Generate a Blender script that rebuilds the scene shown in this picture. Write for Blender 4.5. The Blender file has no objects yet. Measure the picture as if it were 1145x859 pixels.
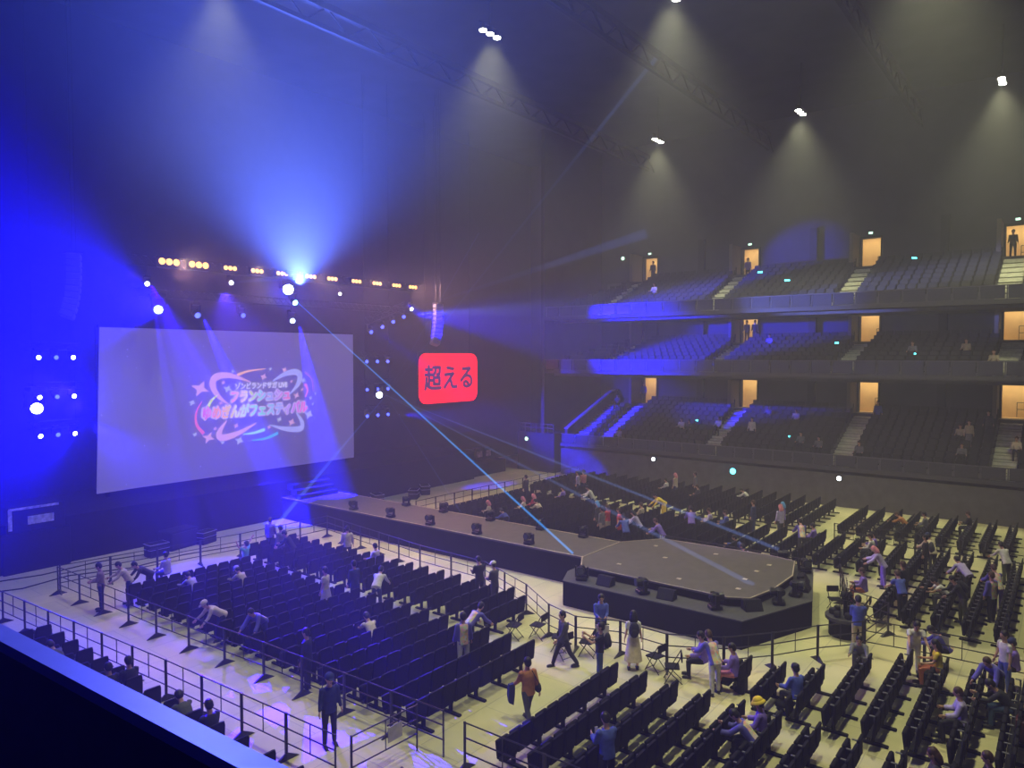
import bpy, bmesh, math, random
from mathutils import Vector, Matrix, Euler
random.seed(7)
SC = bpy.context.scene
COL = SC.collection
PI = math.pi
# ------------------------------------------------------------------ camera
CAMZ = 9.2
AZ = math.atan(627.5/812.0); PT = math.atan(31.5/812.0)
cd = bpy.data.cameras.new('camera'); cam = bpy.data.objects.new('camera', cd); COL.objects.link(cam)
cd.sensor_width = 36.0; cd.lens = 812.0/1145.0*36.0; cd.clip_start = .05; cd.clip_end = 300
cam.location = (0, 0, CAMZ)
fwd = Vector((math.cos(AZ)*math.cos(PT), math.sin(AZ)*math.cos(PT), -math.sin(PT)))
cam.rotation_euler = fwd.to_track_quat('-Z', 'Y').to_euler()
SC.camera = cam
# ------------------------------------------------------------------ render look
SC.view_settings.view_transform = 'Standard'; SC.view_settings.look = 'None'
SC.view_settings.gamma = 1.0; SC.view_settings.use_curve_mapping = False
SC.view_settings.exposure = 0.0
SC.cycles.use_denoising = True
SC.cycles.max_bounces = 4; SC.cycles.diffuse_bounces = 2; SC.cycles.glossy_bounces = 2
SC.cycles.transmission_bounces = 2; SC.cycles.volume_bounces = 0; SC.cycles.transparent_max_bounces = 8
SC.cycles.caustics_reflective = False; SC.cycles.caustics_refractive = False
SC.cycles.sample_clamp_indirect = 4.0
# ------------------------------------------------------------------ haze that fills the hall (world volume)
W = bpy.data.worlds.new('hall_haze'); SC.world = W; W.use_nodes = True
wn = W.node_tree.nodes; wl = W.node_tree.links
wn['Background'].inputs['Color'].default_value = (.25, .3, .4, 1); wn['Background'].inputs['Strength'].default_value = 0.0
vs = wn.new('ShaderNodeVolumeScatter'); vs.inputs['Density'].default_value = 0.0042
vs.inputs['Color'].default_value = (1, 1, 1, 1); vs.inputs['Anisotropy'].default_value = 0.25
wl.new(vs.outputs[0], wn['World Output'].inputs['Volume'])
# ------------------------------------------------------------------ lamps
def light(name, kind, loc, energy, color, target=None, angle=60, blend=.5, size=.15, parent=None):
    ld = bpy.data.lights.new(name, kind); ld.energy = energy; ld.color = color
    if kind == 'SPOT':
        ld.spot_size = math.radians(angle); ld.spot_blend = blend; ld.shadow_soft_size = size
    elif kind == 'POINT': ld.shadow_soft_size = size
    o = bpy.data.objects.new(name, ld); COL.objects.link(o); o.location = loc
    if target is not None:
        o.rotation_euler = (Vector(target)-Vector(loc)).to_track_quat('-Z', 'Y').to_euler()
    if parent: o.parent = parent
    return o
HOUSE_C = (1.0, .985, .58)
HOUSE = [(26.3, 21.6), (28.0, 13.4), (46.2, 23.0), (46.2, 13.5), (47.6, 3.4), (16.2, 27.2), (28.5, 4.0), (11.5, 14.0), (12.5, 4.5)]
HOUSE_Z = 24.0
for (x, y) in HOUSE:
    light('house_spot', 'SPOT', (x, y, HOUSE_Z-.15), 4500 if x < 12 else 6500 if (x, y) == (16.2, 27.2) else 9000, HOUSE_C, (x, y, 0), 84, 1.0, .25)
BLUE = (.002, .001, 1.0)
# big pale blue fan from the centre of the stage truss, up over the audience
light('centre_fan', 'SPOT', (25.3, 34.7, 13.2), 170000, (.085, .16, 1.0), (16.2, 23.0, 24.5), 80, 1.0, .1)
# deep blue washes
light('blue_wash', 'SPOT', (17.7, 35.1, 11.4), 340000, BLUE, (6.4, 25.0, 12.3), 34, 1.0, .1)
light('blue_wash', 'SPOT', (17.7, 35.1, 11.4), 150000, BLUE, (6.5, 26.0, 8.5), 18, .7, .1)
light('blue_wash', 'SPOT', (13.7, 35.2, 7.7), 200000, BLUE, (7.4, 30.3, 7.6), 52, .9, .1)
light('blue_wash', 'SPOT', (13.7, 35.2, 5.9), 60000, BLUE, (8.0, 30.5, 4.5), 50, .9, .1)
light('blue_beam', 'SPOT', (19.85, 35.35, 11.15), 1400000, BLUE, (23.0, 34.5, 3.5), 16, .8, .06)
light('blue_beam', 'SPOT', (22.45, 35.4, 11.3), 90000, BLUE, (28.0, 34.5, 7.6), 8, .6, .06)
light('blue_beam', 'SPOT', (25.65, 35.3, 11.0), 1600000, BLUE, (26.4, 34.0, 3.5), 17, .8, .06)
light('blue_beam', 'SPOT', (30.9, 35.3, 11.1), 120000, BLUE, (35.5, 33.5, 7.8), 12, .6, .06)
# blue light on the seats, the far stand and its balconies
light('blue_wash', 'SPOT', (20.8, 35.0, 12.6), 26000, (.07, .02, 1.0), (15, 20, 0), 56, .9, .1)
light('blue_wash', 'SPOT', (34.3, 34.6, 12.0), 230000, BLUE, (49, 24.3, 10.0), 32, .8, .1)
light('blue_wash', 'SPOT', (34.3, 34.6, 12.0), 120000, BLUE, (56, 16.2, 16.6), 11, .8, .1)
light('blue_wash', 'SPOT', (34.3, 34.6, 12.0), 170000, (.15, .2, 1.0), (47, 14.0, 12.8), 11, .9, .1)
light('blue_wash', 'SPOT', (33.8, 35.2, 5.3), 60000, BLUE, (50, 31.0, 3.5), 30, .8, .1)
light('violet_wash', 'SPOT', (15, 33.5, 13.0), 30000, (.35, .2, 1.0), (31.5, 7.5, 0), 8, .8, .1)
light('rim_wash', 'SPOT', (10, 18, 20.0), 15000, (.06, .10, 1.0), (.9, 2.9, 8.0), 16, .9, .1)
# warm front truss light into the haze
for i in range(5):
    x = 18.6+i*4.1
    light('warm_truss', 'SPOT', (x, 35.3, 13.9), 2500, (1.0, .50, .46), (x, 29.0, 10.5), 120, 1.0, .3)

# violet pattern projected on the side aisle floor
gb = light('pattern_projector', 'SPOT', (17.0, 34.9, 12.6), 480000, (.02, .0, 1.0), (11.0, 13.0, 0), 15, .1, .02)
gb.data.use_nodes = True; gn = gb.data.node_tree.nodes; gl = gb.data.node_tree.links; ge = gn['Emission']
gg = gn.new('ShaderNodeNewGeometry'); gt = gn.new('ShaderNodeVectorTransform'); gt.vector_type = 'VECTOR'; gt.convert_from = 'WORLD'; gt.convert_to = 'OBJECT'
gv = gn.new('ShaderNodeTexVoronoi'); gv.feature = 'DISTANCE_TO_EDGE'; gv.inputs['Scale'].default_value = 17
gm = gn.new('ShaderNodeMath'); gm.operation = 'GREATER_THAN'; gm.inputs[1].default_value = .09
gq = gn.new('ShaderNodeTexNoise'); gq.inputs['Scale'].default_value = 9; gr = gn.new('ShaderNodeMath'); gr.operation = 'GREATER_THAN'; gr.inputs[1].default_value = .43
gx = gn.new('ShaderNodeMath'); gx.operation = 'MULTIPLY'
gl.new(gg.outputs['Incoming'], gt.inputs[0]); gl.new(gt.outputs[0], gv.inputs['Vector']); gl.new(gt.outputs[0], gq.inputs['Vector'])
gl.new(gv.outputs['Distance'], gm.inputs[0]); gl.new(gq.outputs['Fac'], gr.inputs[0]); gl.new(gm.outputs[0], gx.inputs[0]); gl.new(gr.outputs[0], gx.inputs[1]); gl.new(gx.outputs[0], ge.inputs['Strength'])

light('blue_wash', 'SPOT', (33.2, 34.4, 12.6), 50000, BLUE, (36.05, 34.2, 11.2), 34, .6, .05)
for (p, q, e) in (((30, -6, 23.8), (53, 4, 5), 6500), ((20, -5, 23.8), (52, 16, 4), 6500)):
    light('stand_fill', 'SPOT', p, e, HOUSE_C, q, 46, 1.0, .3)  # added unseen spots that brighten the steps under the balconies
light('blue_wash', 'SPOT', (14.3, 35.0, 6.2), 45000, BLUE, (16.5, 26.5, .8), 56, 1.0, .1)
light('blue_wash', 'SPOT', (24.0, 35.0, 12.4), 10000, (.03, .03, 1.0), (19, 10, 17), 105, 1.0, .1)  # wide spot without a fixture, added to fill the haze with blue
light('blue_wash', 'SPOT', (13.7, 34.7, 7.0), 62000, BLUE, (4.0, 28, 9.5), 130, 1.0, .1)  # wide spot added to fill dark gaps in the haze at left
# ------------------------------------------------------------------ materials
MATS = {}
def mat(name, col, rough=.6, metal=0.0, emit=None, estr=1.0, noise=0.0, nscale=8.0, spec=.4):
    if name in MATS: return MATS[name]
    m = bpy.data.materials.new(name); m.use_nodes = True
    nt = m.node_tree; b = nt.nodes['Principled BSDF']
    b.inputs['Base Color'].default_value = (*col, 1); b.inputs['Roughness'].default_value = rough
    b.inputs['Metallic'].default_value = metal; b.inputs['Specular IOR Level'].default_value = spec
    if emit:
        b.inputs['Emission Color'].default_value = (*emit, 1); b.inputs['Emission Strength'].default_value = estr
    if noise:
        tc = nt.nodes.new('ShaderNodeTexCoord'); n = nt.nodes.new('ShaderNodeTexNoise'); r = nt.nodes.new('ShaderNodeValToRGB')
        n.inputs['Scale'].default_value = nscale; n.inputs['Detail'].default_value = 3
        r.color_ramp.elements[0].position = .3; r.color_ramp.elements[1].position = .7
        r.color_ramp.elements[0].color = (*[c*(1-noise) for c in col], 1); r.color_ramp.elements[1].color = (*[min(1, c*(1+noise)) for c in col], 1)
        nt.links.new(tc.outputs['Object'], n.inputs['Vector']); nt.links.new(n.outputs['Fac'], r.inputs['Fac']); nt.links.new(r.outputs['Color'], b.inputs['Base Color'])
    MATS[name] = m; return m
BLACK = mat('matt_black', (.011, .011, .012), .8, noise=.25, spec=.2)
BLACKG = mat('black_steel', (.02, .02, .022), .4, .5, noise=.2, nscale=20)
CHAIRM = mat('black_seat_fabric', (.011, .011, .013), .85, noise=.3, nscale=30, spec=.15)
ARMM = mat('grey_armrest_plastic', (.13, .13, .14), .45, noise=.1, nscale=20)
TIERM = mat('charcoal_stand_seat', (.014, .014, .015), .7, noise=.2, nscale=20)
CONC = mat('stand_concrete', (.10, .10, .10), .85, noise=.2, nscale=2)
STEPM = mat('pale_step', (.6, .6, .48), .8, noise=.15, nscale=4)
WALLD = mat('dark_wall', (.03, .03, .034), .9, noise=.25, nscale=.6)
WALLG = mat('charcoal_back_wall', (.05, .05, .055), .85, noise=.15, nscale=.8)
CURT = mat('black_curtain', (.018, .018, .022), .95, noise=.2, nscale=1.5)
STAGET = mat('stage_deck', (.085, .075, .065), .6, noise=.12, nscale=3)
STAGES = mat('stage_skirt', (.010, .010, .011), .95, noise=.25, nscale=2, spec=.1)
TRIMM = mat('pale_edge_trim', (.45, .38, .28), .6, noise=.1)
CREAM = mat('cream_corridor_paint', (.75, .58, .33), .8, noise=.06, nscale=2)
ALU = mat('truss_aluminium', (.45, .45, .48), .35, .8, noise=.1)
BARM = mat('barrier_black_steel', (.035, .032, .034), .45, .3, noise=.2, nscale=10)
def emis(name, col, s): return mat(name, (.02, .02, .02), .5, emit=col, estr=s)
E_WARM = emis('warm_lamp', (1, .52, .13), 2.6)
E_HOUSE = emis('house_lamp', (1, 1, .82), 30.0)
E_WHITE = emis('white_lamp', (.85, .93, 1), 12.0)
E_BLUEW = emis('blue_white_lens', (.45, .65, 1), 8.0)
E_BLUE = emis('blue_lens', (.05, .08, 1), 5.0)
E_CYAN = emis('cyan_lens', (.1, .9, 1), 6.0)
E_EXIT = emis('exit_lamp', (.6, 1, .75), 2.2)
E_CORR = emis('corridor_lamp', (1, .74, .38), 7.0)
# floor: boards over the ice/court, with seams and wear
def floor_mat():
    m = bpy.data.materials.new('arena_floor_boards'); m.use_nodes = True; nt = m.node_tree; N = nt.nodes; L = nt.links
    b = N['Principled BSDF']; b.inputs['Roughness'].default_value = .62; b.inputs['Specular IOR Level'].default_value = .3
    tc = N.new('ShaderNodeTexCoord')
    br = N.new('ShaderNodeTexBrick'); br.inputs['Scale'].default_value = 1.0; br.inputs['Brick Width'].default_value = 2.4; br.inputs['Row Height'].default_value = 1.2
    br.inputs['Mortar Size'].default_value = .012; br.inputs['Color1'].default_value = (.62, .595, .34, 1); br.inputs['Color2'].default_value = (.575, .55, .315, 1); br.inputs['Mortar'].default_value = (.42, .41, .27, 1)
    n = N.new('ShaderNodeTexNoise'); n.inputs['Scale'].default_value = .35; n.inputs['Detail'].default_value = 5
    r = N.new('ShaderNodeValToRGB'); r.color_ramp.elements[0].color = (.78, .80, .76, 1); r.color_ramp.elements[1].color = (1.06, 1.0, .95, 1); r.color_ramp.elements[0].position = .35; r.color_ramp.elements[1].position = .65
    mx = N.new('ShaderNodeMixRGB'); mx.blend_type = 'MULTIPLY'; mx.inputs[0].default_value = 1
    L.new(tc.outputs['Object'], br.inputs['Vector']); L.new(tc.outputs['Object'], n.inputs['Vector']); L.new(n.outputs['Fac'], r.inputs['Fac'])
    L.new(br.outputs['Color'], mx.inputs[1]); L.new(r.outputs['Color'], mx.inputs[2]); L.new(mx.outputs[0], b.inputs['Base Color'])
    return m
FLOORM = floor_mat()
# ------------------------------------------------------------------ mesh builder
class MB:
    def __init__(s): s.v = []; s.f = []
    def box(s, c, d, M=None):
        cx, cy, cz = c; a, b, e = d[0]/2, d[1]/2, d[2]/2; n = len(s.v)
        for z in (-e, e):
            for (x, y) in ((-a, -b), (a, -b), (a, b), (-a, b)):
                p = Vector((cx+x, cy+y, cz+z)); s.v.append(M @ p if M else p)
        for q in ((0, 3, 2, 1), (4, 5, 6, 7), (0, 1, 5, 4), (1, 2, 6, 5), (2, 3, 7, 6), (3, 0, 4, 7)): s.f.append([n+i for i in q])
        return s
    def bev(s, c, d, b=.02, M=None):   # box with chamfered vertical + horizontal edges
        cx, cy, cz = c; hx, hy, hz = d[0]/2, d[1]/2, d[2]/2; b = min(b, hx*.45, hy*.45, hz*.45); n0 = len(s.v)
        def ring(z, k):
            X, Y = hx-k, hy-k; o = []
            for (x, y) in ((-X+b, -Y), (X-b, -Y), (X, -Y+b), (X, Y-b), (X-b, Y), (-X+b, Y), (-X, Y-b), (-X, -Y+b)):
                p = Vector((cx+x, cy+y, cz+z)); o.append(M @ p if M else p)
            return o
        R = [ring(-hz, b), ring(-hz+b, 0), ring(hz-b, 0), ring(hz, b)]
        for r in R: s.v += r
        s.f.append([n0+i for i in reversed(range(8))]); s.f.append([n0+24+i for i in range(8)])
        for k in range(3):
            for i in range(8): s.f.append([n0+k*8+i, n0+k*8+(i+1) % 8, n0+k*8+8+(i+1) % 8, n0+k*8+8+i])
        return s
    def tube(s, p, q, r, n=6, r2=None):
        p, q = Vector(p), Vector(q); d = (q-p)
        if d.length < 1e-6: return s
        d.normalize(); u = d.orthogonal().normalized(); w = d.cross(u); n0 = len(s.v); r2 = r if r2 is None else r2
        for (c, rr) in ((p, r), (q, r2)):
            for i in range(n):
                a = 2*PI*i/n; s.v.append(c+u*(rr*math.cos(a))+w*(rr*math.sin(a)))
        for i in range(n): s.f.append([n0+i, n0+(i+1) % n, n0+n+(i+1) % n, n0+n+i])
        s.f.append([n0+i for i in reversed(range(n))]); s.f.append([n0+n+i for i in range(n)])
        return s
    def loft(s, rings, cap=True):      # rings: list of lists of points, equal count
        n = len(rings[0]); n0 = len(s.v)
        for r in rings: s.v += [Vector(p) for p in r]
        for k in range(len(rings)-1):
            for i in range(n): s.f.append([n0+k*n+i, n0+k*n+(i+1) % n, n0+(k+1)*n+(i+1) % n, n0+(k+1)*n+i])
        if cap:
            s.f.append([n0+i for i in reversed(range(n))]); m = n0+(len(rings)-1)*n; s.f.append([m+i for i in range(n)])
        return s
    def ell(s, c, r, M=None, nu=12, nv=8):
        c = Vector(c); rings = []
        for j in range(1, nv):
            t = PI*j/nv; z = -math.cos(t); k = math.sin(t); rg = []
            for i in range(nu):
                a = 2*PI*i/nu; p = Vector((r[0]*k*math.cos(a), r[1]*k*math.sin(a), r[2]*z)); rg.append(c+(M @ p if M else p))
            rings.append(rg)
        return s.loft(rings)
    def prism(s, pts, z0, z1, cap=True):
        n = len(pts); n0 = len(s.v)
        s.v += [Vector((x, y, z0)) for x, y in pts]+[Vector((x, y, z1)) for x, y in pts]
        for i in range(n): s.f.append([n0+i, n0+(i+1) % n, n0+n+(i+1) % n, n0+n+i])
        if cap: s.f.append([n0+i for i in reversed(range(n))]); s.f.append([n0+n+i for i in range(n)])
        return s
    def mesh(s, name, m=None, smooth=False):
        me = bpy.data.meshes.new(name); me.from_pydata([tuple(v) for v in s.v], [], s.f); me.update()
        if m: me.materials.append(m)
        if smooth: me.polygons.foreach_set('use_smooth', [True]*len(me.polygons))
        return me
    def build(s, name, m, parent=None, loc=None, rot=None, smooth=False):
        o = bpy.data.objects.new(name, s.mesh(name, m, smooth)); COL.objects.link(o)
        if parent: o.parent = parent
        if loc: o.location = loc
        if rot: o.rotation_euler = rot
        return o
def tag(o, label=None, cat=None, group=None, kind=None):
    if label: o['label'] = label
    if cat: o['category'] = cat
    if group: o['group'] = group
    if kind: o['kind'] = kind
    return o
def thing(name, label, cat, loc=(0, 0, 0), rz=0, group=None):
    o = bpy.data.objects.new(name, None); COL.objects.link(o); o.location = loc; o.rotation_euler = (0, 0, rz); o.empty_display_size = .1
    return tag(o, label, cat, group)
def struct(o): o['kind'] = 'structure'; return o
def copy_tree(o, parent=None):
    c = o.copy(); COL.objects.link(c)
    if parent: c.parent = parent
    for ch in o.children: copy_tree(ch, c)
    return c
def link_mesh(name, me, parent=None, loc=(0, 0, 0), rz=0):
    o = bpy.data.objects.new(name, me); COL.objects.link(o); o.location = loc; o.rotation_euler = (0, 0, rz)
    if parent: o.parent = parent
    return o
def ordn(i):
    w = ['first', 'second', 'third', 'fourth', 'fifth', 'sixth', 'seventh', 'eighth', 'ninth', 'tenth', 'eleventh', 'twelfth', 'thirteenth', 'fourteenth', 'fifteenth', 'sixteenth', 'seventeenth', 'eighteenth', 'nineteenth', 'twentieth']
    return w[i] if i < 20 else 'twenty-'+w[i-20] if i < 29 else '%dth' % (i+1)
def project(x, y, z):
    z -= CAMZ; r = x*math.sin(AZ)-y*math.cos(AZ); h = x*math.cos(AZ)+y*math.sin(AZ)
    f = h*math.cos(PT)-z*math.sin(PT); u = h*math.sin(PT)+z*math.cos(PT)
    if f < .1: return None
    return (572.5+812*r/f, 429.5-812*u/f, f)

# ================================================================== ROOM
XE = 56.0; XW = -6.0; YN = 41.0; YS = -14.0; ZC = 27.0
struct(MB().box((25, 13, -.1), (66, 60, .2)).build('floor', FLOORM))
struct(MB().box((25, 13.5, ZC+.1), (66, 58, .2)).build('ceiling', WALLD))
struct(MB().box((25, YN+.15, 13.5), (66, .3, 27.2)).build('wall_back', CURT))
struct(MB().box((25, YS-.15, 13.5), (66, .3, 27.2)).build('wall_front', WALLD))
struct(MB().box((XW-.15, 13.5, 13.5), (.3, 55, 27.2)).build('wall_left', WALLD))
# ceiling steelwork
for k, y in enumerate((-2, 8.4, 18.3, 28.2)):
    b = MB(); b.box((25, y, 25.6), (60, .25, .3)); b.box((25, y, 24.6), (60, .2, .2))
    for i in range(24):
        x = -4+i*2.5; b.tube((x, y, 24.6), (x+1.25, y, 25.6), .05, 4); b.tube((x+1.25, y, 25.6), (x+2.5, y, 24.6), .05, 4)
    struct(b.build('trim_%d' % (k+1), CURT))

# right hand wall behind the three tiers: slabs around the door openings
DOORS = [(28.4,), (19.9,), (11.4,), (2.95,)]
TIERS = [dict(n='lower', z0=2.25, fas=2.2, z1=5.2, rows=9, dz=7.35, rail=3.15), dict(n='middle', z0=7.95, fas=7.85, z1=10.2, rows=7, dz=12.3, rail=8.9), dict(n='upper', z0=12.1, fas=12.0, z1=15.4, rows=8, dz=17.45, rail=13.0)]
YTOP = 31.5     # far end of the stands
wb = MB(); dw = 1.25
zs = [(0, 5.2), (7.35, 10.2), (12.3, 15.4), (17.45, 27)]
for (a, b_) in zs: wb.box((XE+.15, 13.5, (a+b_)/2), (.3, 55, b_-a))
for (a, b_) in ((5.2, 7.35), (10.2, 12.3), (15.4, 17.45)):
    ys = [YS]+[v for d in reversed([q[0] for q in DOORS]) for v in (d-dw/2, d+dw/2)]+[YN]
    for i in range(0, len(ys), 2): wb.box((XE+.15, (ys[i]+ys[i+1])/2, (a+b_)/2), (.3, ys[i+1]-ys[i], b_-a))
struct(wb.build('wall_right', WALLG))
# lit corridors behind the doorways
dn = 0
for ti, T in enumerate(TIERS):
    for (y,) in DOORS:
        dn += 1
        z0, z1 = T['z1'], T['dz']
        b = MB(); b.box((XE+1.9, y, (z0+z1)/2+.2), (.1, 3.2, z1-z0+.6)); b.box((XE+1.1, y, z0-.1), (1.7, 3.2, .1)); b.box((XE+1.1, y, z1+.35), (1.7, 3.2, .1))
        b.box((XE+1.1, y-1.6, (z0+z1)/2+.1), (1.7, .1, z1-z0+.5)); b.box((XE+1.1, y+1.6, (z0+z1)/2+.1), (1.7, .1, z1-z0+.5))
        d = struct(b.build('door_%d' % dn, CREAM))
        f = MB(); f.box((XE-.02, y-dw/2-.05, (z0+z1)/2), (.36, .1, z1-z0)); f.box((XE-.02, y+dw/2+.05, (z0+z1)/2), (.36, .1, z1-z0)); f.box((XE-.02, y, z1+.05), (.36, dw+.2, .1))
        f.build('door_frame', BLACK, d)
        l = MB(); l.box((XE+.9, y, z1+.27), (.9, 2.4, .05)); (l.build('ceiling_lamp', E_CORR, d) if not (ti == 1 and y > 28) else MB().box((XE+.12, y, (z0+z1)/2), (.06, dw, z1-z0)).build('door_leaf', WALLG, d))
        h = MB()
        for zz in (z0+.95, z0+.5): h.tube((XE+1.7, y-1.0, zz), (XE+1.7, y-.1, zz), .02)
        h.tube((XE+1.7, y-.1, z0), (XE+1.7, y-.1, z0+.95), .02); h.tube((XE+1.7, y-1.0, z0), (XE+1.7, y-1.0, z0+.95), .02)
        h.build('handrail', BLACKG, d)
        # vestibule fin wall beside each doorway
        struct(MB().box((XE-1.0, y+dw/2+.25, (z0+z1)/2+.1), (2.0, .22, z1-z0+.2)).build('trim_%d' % (10+dn), mat('taupe_fin', (.16, .13, .09), .8, noise=.1)))
        if ti != 1:
            e = thing('exit_sign', 'small glowing green-white exit lamp over the %s doorway of the %s tier' % (['far left', 'second from left', 'second from right', 'far right'][DOORS.index((y,))], T['n']), 'sign', (XE-.25, y, z1+.32), 0, None) if ti == 2 else None
            if e:
                MB().box((0, 0, 0), (.12, .34, .2)).build('sign_housing', BLACK, e); MB().box((-.07, 0, 0), (.03, .26, .14)).build('sign_face', E_EXIT, e)
# ---- tiers
def row_geo(T):
    out = []; n = T['rows']; dx = (XE-1.1-48.2)/n
    for i in range(n): out.append((48.2+dx*i, dx, T['z0']+.05+(T['z1']-T['z0']-.05)*(i+1)/(n+1)))
    return out
AIS = [28.4, 19.9, 11.4, 2.95]; AW = .65
SEATP = []     # all stand seats: x, y, z, tier, row, col, section
for ti, T in enumerate(TIERS):
    b = MB(); y1 = YTOP if ti == 0 else YTOP+1.5; rows = row_geo(T)
    zl = T['fas']
    # stepped slab with a solid underside
    b.box((47.6, (y1+YS)/2, (zl+T['z0'])/2+.02), (1.2, y1-YS, T['z0']-zl+.04))
    for i, (x, dx, z) in enumerate(rows):
        ye = y1-(.0 if ti == 0 else .55*i)
        b.box((x+dx/2, (ye+YS)/2, z-.35), (dx, ye-YS, .7))
    ye = rows[-1]
    b.box((XE-.55, (y1-1+YS)/2, T['z1']-.3), (1.1, y1-1-YS, .6))
    if ti == 0: b.box((51.5, (y1+YS)/2, 1.0), (9, y1-YS, 2.0))
    struct(b.build('floor_%s_tier' % T['n'], CONC))
    # soffit under the tier
    if ti: struct(MB().box((51.6, (y1-1+YS)/2, zl+.05), (8.8, y1-1-YS, .1)).build('ceiling_under_%s_tier' % T['n'], WALLG))
    # fascia and rail
    struct(MB().box((47.0, (y1+YS)/2, zl+.12), (.14, y1-YS, .26)).build('trim_%d' % (30+ti), mat('fascia_grey', (.06, .06, .065), .6, noise=.1)))
    # front parapet of dark panels
    t = thing('balcony_balustrade', 'long dark panelled balustrade along the front edge of the %s tier' % T['n'], 'railing', (46.98, 0, zl+.25))
    y = y1-.1; k = 0
    h = T['rail']-zl-.25
    while y > -4:
        MB().box((0, y-.62, h/2), (.04, 1.1, h-.06)).build('panel', mat('smoked_panel', (.06, .06, .07), .25, noise=.1), t); MB().box((0, y-.02, h/2), (.07, .06, h)).build('post', mat('rail_grey', (.09, .09, .1), .5, noise=.1), t); y -= 1.25
    MB().box((0, (y1-4)/2, h), (.09, y1+4, .05)).build('handrail', MATS['rail_grey'], t)
    # aisles: pale steps
    for si, ya in enumerate(AIS+([YTOP-.7] if ti == 0 else [])):
        s = thing('aisle_stairs', 'pale concrete aisle steps of the %s tier %s' % (T['n'], ['running down from the far left doorway', 'running down from the second doorway from left', 'running down from the second doorway from right', 'running down from the rightmost doorway', 'at the far left end beyond the seats'][si]), 'stairs', (0, ya, 0))
        st = MB()
        for i, (x, dx, z) in enumerate(rows):
            st.box((x+dx/2, 0, z+.04), (dx, 1.15, .08)); st.box((x+dx*.25-dx*.5, 0, z-.1), (dx*.5, 1.15, .16))
        st.box((47.7, 0, T['z0']+.05), (1.0, 1.15, .06))
        st.build('steps', STEPM, s)
    # seats
    secs = [(AIS[0]+AW+.1, (YTOP-1.4 if ti == 0 else y1-.4)), (AIS[1]+AW, AIS[0]-AW), (AIS[2]+AW, AIS[1]-AW), (AIS[3]+AW, AIS[2]-AW), (-2.5, AIS[3]-AW)]
    for se, (ya, yb) in enumerate(secs):
        n = int((yb-ya)/.52); pit = (yb-ya)/n
        for i, (x, dx, z) in enumerate(rows):
            for j in range(n):
                yy = ya+pit*(j+.5)
                if ti and yy > y1-.55*i-.4: continue
                SEATP.append((x+dx*.62, yy, z, ti, i, j, se))
# far end wall of the stands: dark block between stand and stage
struct(MB().box((51.6, YTOP+1.9, 13.5), (8.8, .3, 27)).build('wall_stand_end', WALLD))
# grey sloping parapet at the left end of the lower tier
t = thing('stair_parapet', 'sloping grey parapet wall at left end of lower tier steps', 'wall')
b = MB(); b.loft([[(48.0, YTOP+.05, 0), (48.0, YTOP+.05, 3.4), (55.0, YTOP+.05, 6.1), (55.9, YTOP+.05, 6.2), (55.9, YTOP+.05, 0)], [(48.0, YTOP+.3, 0), (48.0, YTOP+.3, 3.4), (55.0, YTOP+.3, 6.1), (55.9, YTOP+.3, 6.2), (55.9, YTOP+.3, 0)]])
b.build('parapet_wall', CONC, t)
b = MB(); b.loft([[(47.95, YTOP, 3.4), (55.0, YTOP, 6.1), (55.9, YTOP, 6.2), (55.9, YTOP, 6.28), (55.0, YTOP, 6.2), (47.95, YTOP, 3.5)], [(47.95, YTOP+.35, 3.4), (55.0, YTOP+.35, 6.1), (55.9, YTOP+.35, 6.2), (55.9, YTOP+.35, 6.28), (55.0, YTOP+.35, 6.2), (47.95, YTOP+.35, 3.5)]])
b.build('coping', STEPM, t)
# low platform with rail left of the lower tier
t = thing('side_platform', 'low dark platform with slim rail left of the lower tier', 'platform', (0, 0, 0))
MB().box((48.0, 33.8, 1.55), (2.4, 3.6, 3.1)).build('platform_body', WALLD, t)
b = MB()
for k in range(7): b.tube((46.85, 32.1+k*.55, 3.1), (46.85, 32.1+k*.55, 3.8), .025, 5)
for z in (3.8, 3.5): b.tube((46.85, 32.1, z), (46.85, 35.5, z), .025, 5)
b.build('rail', MATS['rail_grey'], t)
# tier seat mesh (faces -X), origin at its floor point
def tier_seat_mb():
    b = MB(); R = Matrix.Rotation(math.radians(12), 4, 'Y')
    b.bev((.12, 0, .66), (.07, .46, .62), .02, Matrix.Translation((0, 0, 0)) @ Matrix.Rotation(math.radians(8), 4, 'Y'))
    b.bev((-.03, 0, .5), (.10, .44, .40), .02, Matrix.Rotation(math.radians(-6), 4, 'Y'))
    b.box((.02, 0, .2), (.08, .1, .4)); b.box((0, .245, .52), (.34, .045, .05)); b.box((.08, .245, .3), (.06, .04, .46))
    return b
tsm = tier_seat_mb().mesh('stand_seat', TIERM)
def vis(p, x0=-5, x1=1150, y0=-5, y1=864): return p and x0 < p[0] < x1 and y0 < p[1] < y1
cand = [(project(s[0], s[1], s[2]+.6), s) for s in SEATP]
cand = [c for c in cand if vis(c[0])]
cand.sort(key=lambda c: (c[1][3], c[0][2]))
near = [c[1] for c in cand if c[1][3] == 0]
near.sort(key=lambda s: (s[0]**2+s[1]**2)); near = set(near[:300])
SECN = ['left of the far left aisle', 'between the first and second aisles', 'between the second and third aisles', 'between the third and fourth aisles', 'right of the fourth aisle']
for s in sorted(near):
    o = link_mesh('stand_seat', tsm, None, (s[0], s[1], s[2]))
    tag(o, 'charcoal tip-up seat %s, %s row up, %s seat from the right' % (SECN[s[6]].replace(' the ', ' ') , ordn(s[4]), ordn(s[5])), 'seat', 'tip-up seats of the lower tier')
rest = [s for s in SEATP if s not in near]
src = tier_seat_mb()
V = []; F = []
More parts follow.
